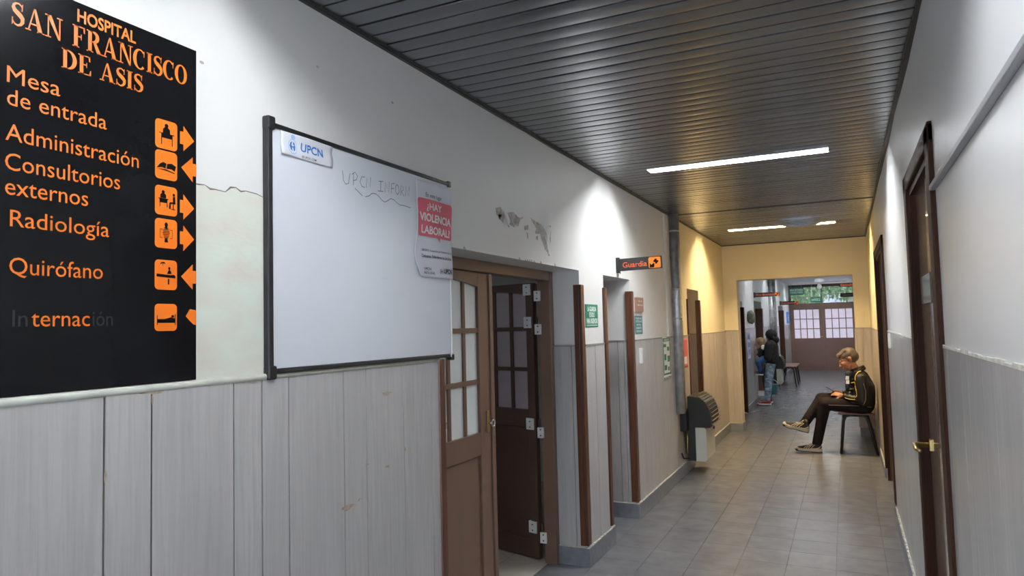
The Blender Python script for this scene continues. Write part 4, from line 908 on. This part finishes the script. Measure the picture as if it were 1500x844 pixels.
for nm, lab, a in (('wall_sign', 'blue sign on the left wall right beside the far doors', (23.5, 24.5, 1.56, 1.92, 'blues')), ('wall_poster', 'white poster with red figure on the far left wall below the vertical sign', (19.3, 20.2, 1.50, 1.93, 'paper')),
                   ('wall_notice', 'lilac paper notice low on the wall just past the passage', (13.55, 13.95, .95, 1.44, 'lilac'))):
    y0, y1, z0, z1, m = a; o = boxo(nm, M[m], None, XFL+(TH if z1 < 1.5 else 0), XFL+.02, y0, y1, z0, z1); tag(o, lab, 'sign' if 'sign' in nm else 'poster'); F = FL(XFL+.021)
    if m == 'blues': lettering('H', M['whiteink'], o, F, y0+.3, y1-.3, z0+.08, .2, .02)
    if m == 'paper': lettering('SALUD', M['ink'], o, F, y0+.15, y1-.15, z1-.07, .05, .01); bm = bmesh.new(); poly(bm, arc(19.75, 1.68, .12, .12, 0, 340, 14), F); fin(bm, 'red_figure', M['pink'], o)
    if m == 'lilac':
        for k, s in enumerate(('AVISO', 'LUNES A', 'VIERNES')): lettering(s, M['blue'], o, F, y0+.05, y1-.05, z1-.13-.14*k, .08, .03)
o = tag(boxo('vertical_sign', M['paper'], None, XFL, XFL+.01, 19.0, 19.5, 2.02, 2.30), 'small white sign with black letters high on the far left wall', 'sign')
lettering('TIE', M['ink'], o, FL(XFL+.0105), 19.05, 19.45, 2.10, .14, .02)
o = thing('dispenser', 'grey-green wall dispenser high on the wall just past the passage', 'dispenser', (XFL, 13.9, 1.6)); fin(T([(XFL+.05, 13.85, 1.60), (XFL+.07, 13.85, 1.65), (XFL+.07, 13.85, 1.78), (XFL+.04, 13.85, 1.84)], [.04, .07, .07, .04], 16), 'tank', mat('grey_green', (.20, .24, .18), .5, 0, .3, 20), o, True)
boxo('label_plate', M['paper'], o, XFL, XFL+.03, 14.1, 14.3, 1.60, 1.75)
# fan
fn = thing('ceiling_fan', 'white ceiling fan with broad blades hanging in the far corridor', 'fan', (-.53, 18.0, 2.86))
fin(T([(-.53, 18.0, 2.80), (-.53, 18.0, 2.77), (-.53, 18.0, 2.74)], [.06, .06, .02], 16), 'canopy', M['fanw'], fn, True)
fin(T([(-.53, 18.0, 2.82), (-.53, 18.0, 2.60)], .014, 10), 'rod', M['fanw'], fn, True)
fin(T([(-.53, 18.0, 2.62), (-.53, 18.0, 2.60), (-.53, 18.0, 2.53), (-.53, 18.0, 2.50)], [.05, .10, .11, .06], 20), 'motor', M['fanw'], fn, True)
fin(T([(-.53, 18.0, 2.50), (-.53, 18.0, 2.46), (-.53, 18.0, 2.40), (-.53, 18.0, 2.36)], [.03, .045, .05, .02], 16), 'lamp_bowl', M['fanw'], fn, True)
for k in range(4):
    a = R(-172+90*k); d = Vector((math.cos(a), math.sin(a), 0)); s = Vector((-d.y, d.x, 0)); c = Vector((-.53, 18.0, 2.535)); bm = bmesh.new(); pts = []
    out = [(.10, -.02), (.2, -.05), (.57, -.065), (.60, -.04), (.60, .04), (.57, .065), (.2, .05), (.10, .02)]
    for zt in (0, .006): pts.append([bm.verts.new(c+d*u+s*v+Vector((0, 0, zt+v*.22-u*.03))) for u, v in out])
    bm.faces.new(pts[0]); bm.faces.new(pts[1][::-1])
    for i in range(8): bm.faces.new((pts[0][i], pts[0][(i+1) % 8], pts[1][(i+1) % 8], pts[1][i]))
    fin(bm, 'blade', M['fanw'], fn)
# courtyard seen through the transom
tag(boxo('ground', M['concrete'], None, -8, 8, 25.0, 45, -.15, -.01), kind='structure')
tag(boxo('wall_courtyard', mat('weathered_grey_wall', (.22, .21, .25), .9, 0, .3, 2), None, -9, 9, 36, 36.3, -.1, 5.2), kind='structure')
def tree(x, y, h, label, n=1500, seed=1, r=1.5):
    rr = random.Random(seed); t = thing('tree', label, 'tree', (x, y, 0), 'courtyard trees'); fin(T([(x, y, -.01), (x+.1, y, h*.5), (x, y, h*.8)], [.12, .09, .04], 10), 'trunk', M['bark'], t, True)
    bm = bmesh.new()
    for _ in range(n):
        a, b, q = rr.uniform(0, 6.28), rr.uniform(-1, 1), rr.random()**.4*r
        c = Vector((x+q*math.cos(a)*math.sqrt(1-b*b), y+q*math.sin(a)*math.sqrt(1-b*b), h+b*q*.8)); mt = Matrix.Translation(c) @ Euler((rr.uniform(0, 3), rr.uniform(0, 3), rr.uniform(0, 3))).to_matrix().to_4x4(); s = rr.uniform(.05, .11)
        bm.faces.new([bm.verts.new(mt @ Vector(p)) for p in ((-s, 0, 0), (0, -s*.5, 0), (s, 0, 0), (0, s*.5, 0))])
    tag(fin(bm, 'foliage', M['leaf'], t), kind='stuff')
tree(-1.5, 29, 3.2, 'leafy green tree in the courtyard behind the left transom pane', 3600, 3, 1.4); tree(.6, 30.5, 3.5, 'leafy green tree in the courtyard behind the right transom pane', 4600, 8, 1.7)

# ------------------------------------------------------------------ seats
def bench(name, label, ys, xw, sgn, L0, L1):
    """row seat against a wall at xw; sgn=-1: extends towards -x"""
    t = thing(name, label, 'bench', (xw, (L0+L1)/2, 0)); X = lambda d: xw+sgn*d
    bm = bmesh.new(); a, b = sorted((X(.03), X(.43))); box(bm, a, b, L0, L1, .478, .503); fin(bm, 'seat', M['seatwood'], t, bevel=.01)
    for yv in ys:
        fin(T([(X(.415), yv, 0), (X(.37), yv, .40), (X(.345), yv, .455), (X(.30), yv, .47), (X(.20), yv, .47)], [.017, .018, .018, .018, .016], 10), 'leg', M['blackp'], t, True)
        fin(T([(X(.012), yv, 0), (X(.07), yv, .25), (X(.10), yv, .40), (X(.12), yv, .455), (X(.17), yv, .47), (X(.25), yv, .47)], [.017, .018, .018, .018, .018, .016], 10), 'leg', M['blackp'], t, True)
    bm = bmesh.new(); tube(bm, [(X(.36), L0+.05, .468), (X(.36), L1-.05, .468)], .010, 8); tube(bm, [(X(.10), L0+.05, .468), (X(.10), L1-.05, .468)], .010, 8); fin(bm, 'seat_rail', M['blackp'], t, True)
    return t
bench('waiting_bench', 'red-brown bench with splayed black legs under the seated man', (9.50, 10.22, 10.86), XR-.02, -1, 9.44, 10.92)
bench('waiting_bench', 'far corridor bench with three splayed black legs against the left wall', (18.75, 19.55, 20.2), XFL+.08, 1, 18.7, 20.25)
t = thing('bucket', 'turquoise plastic container on the floor under the far heater', 'bucket', (-1.58, 16.9, 0)); fin(T([(-1.58, 16.9, 0), (-1.58, 16.9, .01), (-1.58, 16.9, .20), (-1.58, 16.9, .215)], [.09, .10, .125, .13], 20), 'body', M['tealp'], t, True)
fin(T([(-1.58+.12*math.cos(a), 16.9, .20+.12*math.sin(a)) for a in [math.pi*k/8 for k in range(9)]], .006, 6), 'handle', M['hinge'], t, True)
tag(boxo('floor_box', M['steelgrey'], None, -1.65, -1.56, 15.9, 16.15, 0, .17, bevel=.01), 'small grey box on the floor by the corridor wall behind the red shoe', 'box')

# ------------------------------------------------------------------ shoes
def shoe(parent, heel, toe, upv, m_up, m_sole, m_sole2, stripes, L=.29, w=.1):
    """sneaker: local x heel->toe, z up"""
    h = Vector(heel); x = (Vector(toe)-h).normalized(); z = Vector(upv); z = (z-x*z.dot(x)).normalized(); yv = z.cross(x)
    mt = Matrix(((x.x, yv.x, z.x, h.x), (x.y, yv.y, z.y, h.y), (x.z, yv.z, z.z, h.z), (0, 0, 0, 1)))
    root = bpy.data.objects.new('shoe', None); link(root, parent); P = lambda a, b, c: mt @ Vector((a*L, b*w, c*L*1.22))
    bm = bmesh.new()
    for a, bb, c, r0 in ((.13, 0, .20, .105), (.20, 0, .17, .12), (.34, 0, .16, .12), (.50, 0, .13, .12), (.66, 0, .10, .115), (.82, 0, .08, .10), (.92, 0, .065, .07)):
        ellipsoid(bm, P(a, bb, c), (r0*L*1.25, .42*w*(1.05 if .5 < a < .85 else .9), r0*L*1.12), mt.to_3x3(), 16)
    capsule(bm, P(.16, 0, .2), P(.17, 0, .34), .035, .034); up_ = organic('upper', bm, m_up, root, .006, 4)
    def outline(s): return [(a, b*s) for a, b in ((-.01, -.25), (-.02, 0), (-.01, .25), (.08, .42), (.3, .38), (.5, .40), (.7, .50), (.85, .44), (.97, .22), (1.0, 0), (.97, -.22), (.85, -.42), (.7, -.46), (.5, -.40), (.3, -.38), (.08, -.42))]
    for nm, m, z0, z1, s in (('midsole', m_sole, .035, .115, 1.0), ('outsole', m_sole2, 0, .04, .94)):
        bm = bmesh.new(); o = outline(s); lift = lambda a: .035*max(0, (a-.7)/.3)**2
        A = [bm.verts.new(P(a, b, z0+lift(a)+(.012*(k % 2) if nm == 'outsole' else 0))) for k, (a, b) in enumerate(o)]; Bv = [bm.verts.new(P(a, b, z1+lift(a)+(.03 if a < .2 else 0))) for a, b in o]
        bm.faces.new(A); bm.faces.new(Bv[::-1])
        for k in range(len(o)): bm.faces.new((A[k], A[(k+1) % len(o)], Bv[(k+1) % len(o)], Bv[k]))
        fin(bm, nm, m, root, bevel=.004)
    bv = bvh_of(up_)
    if stripes:
        for sd in (-1, 1):
            bm = bmesh.new()
            for a0, a1 in ((.62, .45), (.54, .36), (.46, .29), (.36, .20)): tube(bm, snap(bv, [P(a0+.06, sd*.45, .10), P(a0, sd*.36, .17), P(a1, sd*.15, .30)], .0015, 4), .0048, 6)
            tube(bm, snap(bv, [P(.02, sd*.3, .22), P(.12, sd*.42, .15), P(.25, sd*.42, .12), P(.45, sd*.42, .11)], .001, 5), .006, 6)
            fin(bm, 'stripe', stripes, root, True)
        bm = bmesh.new(); ellipsoid(bm, P(.88, 0, .105), (.13*L, .40*w, .045*L), mt.to_3x3(), 14); fin(bm, 'toe_cap', stripes, root, True)
        bm = bmesh.new()
        for a in (.34, .42, .50, .58): tube(bm, snap(bv, [P(a, -.22, .35), P(a, 0, .40), P(a, .22, .35)], .002, 4), .003, 6)
        fin(bm, 'laces', M['hinge'] if stripes is None else stripes, root, True)
    return root

# ------------------------------------------------------------------ people
def head_lumps(bm, mt, s=1.0):
    """head in local coords: -x is the face direction, z up, origin at the head centre; height .23"""
    rot = mt.to_3x3(); E = lambda c, r: ellipsoid(bm, mt @ (Vector(c)*s), tuple(k*s for k in r), rot, 20); Cp = lambda p, q, a, b: capsule(bm, mt @ (Vector(p)*s), mt @ (Vector(q)*s), a*s, b*s, 12)
    E((.012, 0, .028), (.096, .075, .086)); E((-.030, 0, -.020), (.066, .062, .080)); E((-.038, 0, -.062), (.048, .050, .046)); Cp((-.068, 0, -.092), (-.060, 0, -.088), .022, .024)
    Cp((-.02, .045, -.06), (-.055, .018, -.090), .022, .018); Cp((-.02, -.045, -.06), (-.055, -.018, -.090), .022, .018)
    Cp((-.090, 0, .012), (-.112, 0, -.022), .008, .013); E((-.100, .010, -.026), (.010, .008, .007)); E((-.100, -.010, -.026), (.010, .008, .007))
    Cp((-.084, .035, .026), (-.088, .012, .024), .010, .009); Cp((-.084, -.035, .026), (-.088, -.012, .024), .010, .009)
    Cp((-.088, .018, -.052), (-.093, 0, -.050), .006, .007); Cp((-.088, -.018, -.052), (-.093, 0, -.050), .006, .007); Cp((-.086, .014, -.062), (-.090, 0, -.062), .006, .008); Cp((-.086, -.014, -.062), (-.090, 0, -.062), .006, .008)
    for sd in (-1, 1):
        E((.012, sd*.078, .000), (.016, .008, .030)); E((.016, sd*.083, .010), (.018, .006, .020)); E((-.055, sd*.040, -.012), (.030, .022, .022))
def face_parts(parent, mt, s=1.0):
    for sd in (-1, 1):
        bm = bmesh.new(); ellipsoid(bm, mt @ (Vector((-.079, sd*.031, .006))*s), (.010*s,)*3, None, 12); fin(bm, 'eye', M['rubberw'], parent, True)
        bm = bmesh.new(); ellipsoid(bm, mt @ (Vector((-.0875, sd*.031, .004))*s), (.0035*s, .005*s, .005*s), None, 10); fin(bm, 'pupil', M['ink'], parent, True)
        bm = bmesh.new(); tube(bm, [mt @ (Vector(p)*s) for p in ((-.088, sd*.048, .028), (-.095, sd*.032, .034), (-.096, sd*.014, .030))], .0035*s, 6); fin(bm, 'eyebrow', M['hair'], parent, True)
    bm = bmesh.new(); tube(bm, [mt @ (Vector(p)*s) for p in ((-.088, -.022, -.057), (-.0975, 0, -.056), (-.088, .022, -.057))], .0028*s, 6); fin(bm, 'lips', mat('lips', (.36, .12, .09), .5), parent, True)
def hand_lumps(bm, wrist, palm_dir, normal, side, curl, s=1.0, spread_=1):
    """palm plus four fingers and a thumb; normal = back of the hand; side = +1 puts the thumb towards +side_axis"""
    w_ = Vector(wrist); d = Vector(palm_dir).normalized(); n = Vector(normal); n = (n-d*n.dot(d)).normalized(); a = d.cross(n)*side
    P = lambda u, v, q: w_+(d*u+a*v+n*q)*s
    capsule(bm, P(0, 0, 0), P(.03, 0, 0), .024*s, .026*s, 10)
    for v in (-.026, -.009, .009, .026): capsule(bm, P(.02, v*.6, 0), P(.085, v, 0), .014*s, .0115*s, 10)
    for v, L in ((.029, .068), (.010, .078), (-.010, .073), (-.029, .058)):
        p = P(.085, v, 0); ang = 0; seg = (.45, .32, .23); dd = d; rad = .0088
        for k, fr_ in enumerate(seg):
            ang += curl*(.6, 1, .8)[k]; v2 = (d*math.cos(ang)-n*math.sin(ang)+a*(v*1.2*spread_)).normalized(); q = p+v2*L*fr_*s; capsule(bm, p, q, rad*s, (rad-.0009)*s, 8); p = q; rad -= .0009
    p = P(.025, .024, -.006); q = P(.058, .052, -.018); capsule(bm, p, q, .0135*s, .0105*s, 8); r_ = P(.085, .056, -.030); capsule(bm, q, r_, .0105*s, .009*s, 8); capsule(bm, r_, P(.108, .050, -.034), .009*s, .008*s, 8)

# --- the seated man
man = thing('person', 'man in a black tracksuit and dark trousers seated on the bench looking at a phone', 'person', (.1, 9.55, 0))
LY = 9.46; RY = 9.66
shL, elL, wrL = Vector((.150, 9.385, .915)), Vector((.155, 9.345, .655)), Vector((-.055, 9.44, .705))
shR, elR, wrR = Vector((.145, 9.745, .915)), Vector((.120, 9.80, .665)), Vector((-.075, 9.66, .715))
hipL, knL, anL = Vector((.15, 9.47, .585)), Vector((-.265, 9.45, .605)), Vector((-.372, 9.475, .13))
hipR, knR, anR = Vector((.15, 9.67, .60)), Vector((-.300, 9.535, .655)), Vector((-.520, 9.41, .345))
hm = Matrix.Translation((.022, 9.56, 1.135)) @ Matrix.Rotation(R(-30), 4, 'Y') @ Matrix.Rotation(R(6), 4, 'Z')
bm = bmesh.new(); head_lumps(bm, hm, 1.10)
capsule(bm, (.115, 9.565, .97), (.055, 9.56, 1.07), .058, .055)
capsule(bm, (.17, 9.565, .62), (.15, 9.565, .86), .11, .11); capsule(bm, shL, shR, .055, .055)
for a, b, c in ((shL, elL, wrL), (shR, elR, wrR)): capsule(bm, a, b, .046, .038); capsule(bm, b, c, .037, .024)
for a, b, c in ((hipL, knL, anL), (hipR, knR, anR)): capsule(bm, a, b, .075, .055); capsule(bm, b, c, .052, .036)
capsule(bm, anL, (-.375, 9.475, .06), .036, .03); capsule(bm, (-.375, 9.475, .06), (-.55, 9.475, .045), .03, .022)
capsule(bm, anR, (-.52, 9.41, .31), .036, .03); capsule(bm, (-.515, 9.41, .30), (-.68, 9.41, .335), .03, .022)
hand_lumps(bm, wrL, (-1, .38, .28), (-.25, -.55, .8), -1, .42); hand_lumps(bm, wrR, (-1, -.62, .30), (-.25, .55, .8), 1, .42)
body = organic('body', bm, M['skin'], man, .0055, 2)
face_parts(man, hm, 1.10)
# hair
bm = bmesh.new(); s = 1.10
for c, r in (((.020, 0, .052), (.100, .080, .078)), ((.045, 0, .015), (.078, .078, .075)), ((-.045, 0, .090), (.040, .060, .028))): ellipsoid(bm, hm @ (Vector(c)*s), tuple(k*s for k in r), hm.to_3x3(), 20)
capsule(bm, hm @ Vector((-.012, .076, .03)), hm @ Vector((-.010, .080, -.012)), .012, .007); capsule(bm, hm @ Vector((-.012, -.076, .03)), hm @ Vector((-.010, -.080, -.012)), .012, .007)
for k in range(9):
    a = -.9+.225*k; p = hm @ Vector((-.075-.010*math.cos(a), .055*math.sin(a), .085)); q = hm @ Vector((.02, .085*math.sin(a), .132-.02*abs(a))); capsule(bm, p, q, .011, .016, 8)
hmi = hm.inverted()
def haircut(co):
    p = hmi @ co
    return p.x < -.045-.02 and p.z < .062 or (p.x < -.02 and p.z < .02) or (p.x < .012 and p.z < -.02) or p.z < -.058
organic('hair', bm, M['hair'], man, .006, 2, cut=haircut)
# jacket
bm = bmesh.new()
for p, q, a, b in (((.165, 9.50, .62), (.175, 9.50, .78), .125, .125), ((.165, 9.63, .62), (.175, 9.63, .78), .125, .125), ((.175, 9.50, .78), (.145, 9.52, .90), .122, .085), ((.175, 9.63, .78), (.145, 9.61, .90), .122, .085),
                   ((.05, 9.565, .66), (.09, 9.565, .86), .115, .085), ((.20, 9.565, .80), (.165, 9.565, .93), .10, .075), ((.155, 9.565, .93), (.09, 9.56, 1.0), .078, .066)): capsule(bm, p, q, a, b)
for a, b, c in ((shL, elL, wrL), (shR, elR, wrR)): capsule(bm, a, b, .076, .062); capsule(bm, b, b.lerp(c, .82), .060, .040); capsule(bm, b.lerp(c, .80), b.lerp(c, .92), .040, .034)
capsule(bm, shL, (.12, 9.565, .955), .07, .07); capsule(bm, shR, (.12, 9.565, .955), .07, .07)
for k in range(7): z = .66+.04*k; ellipsoid(bm, (.00+.012*k, 9.47+.01*math.sin(k*2), z), (.035, .03, .018))
for (a, b, r) in (((.16, 9.315, .80), (.13, 9.31, .71), .018), ((.10, 9.33, .70), (.17, 9.30, .66), .02), ((.20, 9.34, .74), (.21, 9.33, .66), .018)): capsule(bm, a, b, r, r*.8)
jk = organic('jacket', bm, M['jacket'], man, .008, 3); jb = bvh_of(jk)
bm = bmesh.new(); tube(bm, [(.135+.056*math.cos(t), 9.562+.066*math.sin(t), 1.005+.0-.030*math.cos(t)*-1) for t in [k*.5236 for k in range(13)]], .020, 8, False)
tube(bm, [(.130+.052*math.cos(t), 9.562+.062*math.sin(t), 1.028+.030*math.cos(t)) for t in [k*.5236 for k in range(13)]], .014, 8, False); fin(bm, 'collar', M['jacket'], man, True)
def piping(pts, m, r=.0028, nm='piping'): bm = bmesh.new(); tube(bm, snap(jb, pts, .001, 7), r, 6); fin(bm, nm, m, man, True)
piping([(.155, 9.47, 1.02), (.12, 9.43, .985), (.10, 9.37, .955)], M['yellow'], .006); piping([(.10, 9.37, .955), (.095, 9.35, .90)], M['yellow'], .0035)
piping([(.02, 9.42, .885), (.055, 9.38, .87), (.075, 9.36, .82), (.07, 9.34, .77)], M['yellow']); piping([(.075, 9.33, .80), (.07, 9.32, .74), (.06, 9.32, .69)], M['yellow'], .003)
piping([(.17, 9.30, .87), (.20, 9.29, .78), (.19, 9.28, .68), (.15, 9.28, .60)], M['greyp']); piping([(-.03, 9.40, .69), (.02, 9.36, .675), (.07, 9.32, .675)], M['yellow'], .004)
piping([(.24, 9.42, .58), (.10, 9.38, .62), (.0, 9.38, .60)], M['greyp'])
bm = bmesh.new()
for z0, z1 in ((.90, .945), (.85, .895)): bm.faces.new([bm.verts.new(p) for p in ((-.020, 9.47, z0), (.018, 9.452, z0), (.022, 9.452, z1), (-.014, 9.47, z1))])
o = fin(bm, 'badge', M['badge'], man); sd = o.modifiers.new('s', 'SOLIDIFY'); sd.thickness = .004
bm = bmesh.new(); capsule(bm, (.020, 9.50, .97), (.012, 9.50, .80), .042, .045); capsule(bm, (.05, 9.55, .96), (.045, 9.55, .80), .06, .06); organic('scarf', bm, M['navy'], man, .008, 2)
bm = bmesh.new(); tube(bm, [wrL.lerp(elL, .10)+Vector((.0, .030*math.cos(t), .030*math.sin(t))) for t in [k*.5236 for k in range(13)]], .006, 6, False); fin(bm, 'cuff', M['yellow'], man, True)
# trousers
bm = bmesh.new()
for h_, kn, an, r0, r1, r2, r3 in ((hipL, knL, anL, .100, .078, .074, .062), (hipR, knR, anR, .100, .078, .074, .060)):
    capsule(bm, h_, kn, r0, r1, 20); m_ = kn.lerp(an, .55); capsule(bm, kn, m_, r2, r3, 20); capsule(bm, m_, an.lerp(kn, -.02), r3, r3*.93, 20)
capsule(bm, (.17, 9.50, .60), (.17, 9.63, .60), .115, .115)
for k in range(5): capsule(bm, knR.lerp(anR, .35+.13*k)+Vector((-.035, -.03, 0)), knR.lerp(anR, .42+.13*k)+Vector((.03, -.05, .02)), .012, .010)
for k in range(4): capsule(bm, knL.lerp(anL, .55+.13*k)+Vector((-.04, -.02, 0)), knL.lerp(anL, .52+.13*k)+Vector((.04, -.03, .02)), .012, .010)
for k in range(4): capsule(bm, knL+Vector((.06+.04*k, -.05, .05)), knL+Vector((.08+.05*k, -.06, -.04)), .012, .010)
tr = organic('trousers', bm, M['trousers'], man, .0085, 3, cut=lambda c: (c.z < .102) or ((c-anR).dot((anR-knR).normalized()) > .028 and c.x < -.4 and c.z > .22)); tb = bvh_of(tr)
bm = bmesh.new(); tube(bm, snap(tb, [(.12, 9.36, .60), (-.05, 9.36, .598), (-.22, 9.36, .60)], .001, 8), .0022, 6); fin(bm, 'side_stripe', M['greyp'], man, True)
shoe(man, (-.325, 9.475, .004), (-.62, 9.475, .012), (0, 0, 1), M['shoe_b'], M['sole'], M['sole_d'], M['shoe'], .305, .108)
shoe(man, (-.465, 9.40, .255), (-.755, 9.40, .325), (.1, -.18, 1), M['shoe_b'], M['sole'], M['sole_d'], M['shoe'], .305, .108)
ph = thing('mobile_phone', 'black mobile phone held in both hands by the seated man', 'phone', (-.19, 9.54, .77))
pmx = Matrix.Translation((-.185, 9.535, .770)) @ Matrix.Rotation(R(32), 4, 'Y'); bm = bmesh.new(); box(bm, -.070, .070, -.035, .035, -.005, .004, pmx); fin(bm, 'case', M['blackp'], ph, bevel=.003)
bm = bmesh.new(); box(bm, -.066, .066, -.032, .032, .004, .005, pmx); fin(bm, 'screen', M['screen'], ph)

# --- person in the black hoodie holding a child
ad = thing('person', 'person in a black hoodie and faded ripped jeans standing and holding a child', 'person', (-1.42, 14.6, 0)); AY = 14.6
v = lambda x, y, z: Vector((x, AY+y, z))
hm2 = Matrix.Translation(v(-1.345, 0, 1.335)) @ Matrix.Rotation(R(-34), 4, 'Y') @ Matrix.Rotation(R(-8), 4, 'Z')
legs = ((v(-1.355, -.09, .88), v(-1.415, -.12, .50), v(-1.455, -.13, .10)), (v(-1.36, .10, .88), v(-1.50, .12, .52), v(-1.46, .20, .10)))
arms = ((v(-1.37, -.19, 1.16), v(-1.40, -.25, .93), v(-1.52, -.14, .92)), (v(-1.37, .19, 1.16), v(-1.42, .24, .93), v(-1.53, .10, .95)))
bm = bmesh.new(); head_lumps(bm, hm2, 1.0); capsule(bm, v(-1.33, 0, 1.17), v(-1.33, 0, 1.27), .055, .052)
capsule(bm, v(-1.345, 0, .92), v(-1.35, 0, 1.10), .11, .11); capsule(bm, arms[0][0], arms[1][0], .05, .05)
for a, b, c in arms: capsule(bm, a, b, .045, .036); capsule(bm, b, c, .036, .024)
for a, b, c in legs: capsule(bm, a, b, .075, .055); capsule(bm, b, c, .052, .036); capsule(bm, c, c+Vector((-.10, 0, -.05)), .035, .022)
hand_lumps(bm, arms[0][2], (-1, .35, .1), (-.2, -1, .1), 1, .5); hand_lumps(bm, arms[1][2], (-1, -.5, .1), (-.2, 1, .1), -1, .5)
organic('body', bm, M['skin_p'], ad, .008, 2); face_parts(ad, hm2, 1.0)
bm = bmesh.new()
for dy in (-.085, .085): capsule(bm, v(-1.355, dy, .90), v(-1.35, dy, 1.14), .135, .125)
capsule(bm, v(-1.34, 0, 1.14), v(-1.335, 0, 1.24), .10, .08)
for a, b, c in arms: capsule(bm, a, b, .078, .062); capsule(bm, b, b.lerp(c, .85), .06, .042); capsule(bm, a, v(-1.34, 0, 1.18), .075, .08)
organic('hoodie', bm, M['jacket2'], ad, .010, 3)
bm = bmesh.new(); ellipsoid(bm, hm2 @ Vector((.022, 0, .020)), (.110, .097, .118), hm2.to_3x3()); ellipsoid(bm, hm2 @ Vector((.02, 0, -.09)), (.085, .09, .08), hm2.to_3x3())
hi2 = hm2.inverted(); hd = organic('hood', bm, M['jacket2'], ad, .010, 2, cut=lambda c: (hi2 @ c).x < -.068); hd.modifiers.new('s', 'SOLIDIFY').thickness = .008
bm = bmesh.new()
for (a, b, c), k in zip(legs, (0, 1)):
    if k: continue
    capsule(bm, a, b, .100, .078); capsule(bm, b, c, .074, .058)
capsule(bm, v(-1.355, -.06, .90), v(-1.36, .06, .90), .11, .11); organic('jeans', bm, M['jeans'], ad, .010, 3, cut=lambda c: c.z < .09)
bm = bmesh.new(); a, b, c = legs[1]; capsule(bm, a, b, .095, .072); capsule(bm, b, c, .070, .055); organic('jeans', bm, M['drkleg'], ad, .010, 3, cut=lambda c: c.z < .09)
bm = bmesh.new()
for dz in (.02, -.17): capsule(bm, v(-1.46+.01*dz, -.188, .50+dz), v(-1.41, -.195, .505+dz), .010, .008)
organic('ripped_patch', bm, M['whiteink'], ad, .006, 2)
for (a, b, c) in legs: shoe(ad, (c.x+.07, c.y, .004), (c.x-.19, c.y-.03, .01), (0, 0, 1), [M['red']], M['rubberw'], M['sole_d'], None, .26, .095)
# child
ch = thing('person', 'small child in blue jeans and a dark top held against the adult', 'person', (-1.52, 14.45, .8))
hm3 = Matrix.Translation(v(-1.555, -.02, 1.205)) @ Matrix.Rotation(R(-10), 4, 'Y')
bm = bmesh.new(); head_lumps(bm, hm3, .86); capsule(bm, v(-1.535, -.03, 1.06), v(-1.54, -.02, 1.14), .035, .035); capsule(bm, v(-1.51, -.04, .94), v(-1.525, -.04, 1.04), .07, .065)
cl = ((v(-1.485, -.20, .90), v(-1.575, -.24, .845), v(-1.545, -.24, .67)), (v(-1.49, .0, .90), v(-1.585, .02, .85), v(-1.57, .03, .68)))
ca = ((v(-1.52, -.12, 1.07), v(-1.55, -.15, .97), v(-1.60, -.08, 1.0)), (v(-1.52, .05, 1.07), v(-1.56, .09, .97), v(-1.61, .03, 1.0)))
for a, b, c in cl: capsule(bm, a, b, .045, .036); capsule(bm, b, c, .034, .024)
capsule(bm, cl[0][0], cl[1][0], .06, .06)
for a, b, c in ca: capsule(bm, a, b, .028, .024); capsule(bm, b, c, .023, .016)
hand_lumps(bm, ca[0][2], (-.5, .3, .6), (-1, -.4, .2), 1, .4, .6); hand_lumps(bm, ca[1][2], (-.5, -.3, .6), (-1, .4, .2), -1, .4, .6)
organic('body', bm, M['skin_p'], ch, .007, 2); face_parts(ch, hm3, .86)
bm = bmesh.new(); ellipsoid(bm, hm3 @ Vector((.018, 0, .030)), (.098, .082, .088), hm3.to_3x3()); ellipsoid(bm, hm3 @ Vector((.04, 0, -.02)), (.07, .072, .08), hm3.to_3x3()); hi3 = hm3.inverted()
organic('hair', bm, M['hair2'], ch, .007, 2, cut=lambda c: (lambda p: p.x < -.035 and p.z < .05)(hi3 @ c))
bm = bmesh.new(); capsule(bm, v(-1.505, -.05, .93), v(-1.525, -.04, 1.05), .092, .078)
for a, b, c in ca: capsule(bm, a, b, .042, .036); capsule(bm, b, b.lerp(c, .8), .034, .028)
organic('top', bm, M['jacket2'], ch, .008, 3)
bm = bmesh.new(); capsule(bm, v(-1.49, -.10, 1.14), v(-1.51, -.02, 1.155), .034, .038); capsule(bm, v(-1.50, -.12, 1.10), v(-1.48, -.09, 1.16), .03, .02); organic('collar', bm, M['rubberw'], ch, .007, 2)
bm = bmesh.new()
for a, b, c in cl: capsule(bm, a, b, .066, .054); capsule(bm, b, c, .052, .038)
capsule(bm, cl[0][0], cl[1][0], .07, .07); organic('jeans', bm, M['jeans_b'], ch, .008, 3)
for a, b, c in cl: shoe(ch, (c.x+.05, c.y, c.z-.075), (c.x-.13, c.y, c.z-.07), (0, 0, 1), M['navy'], M['rubberw'], M['rubberw'], None, .17, .07)

# sit the man just clear of the planks behind his back
for o in (man, ph): o.location.x -= .02
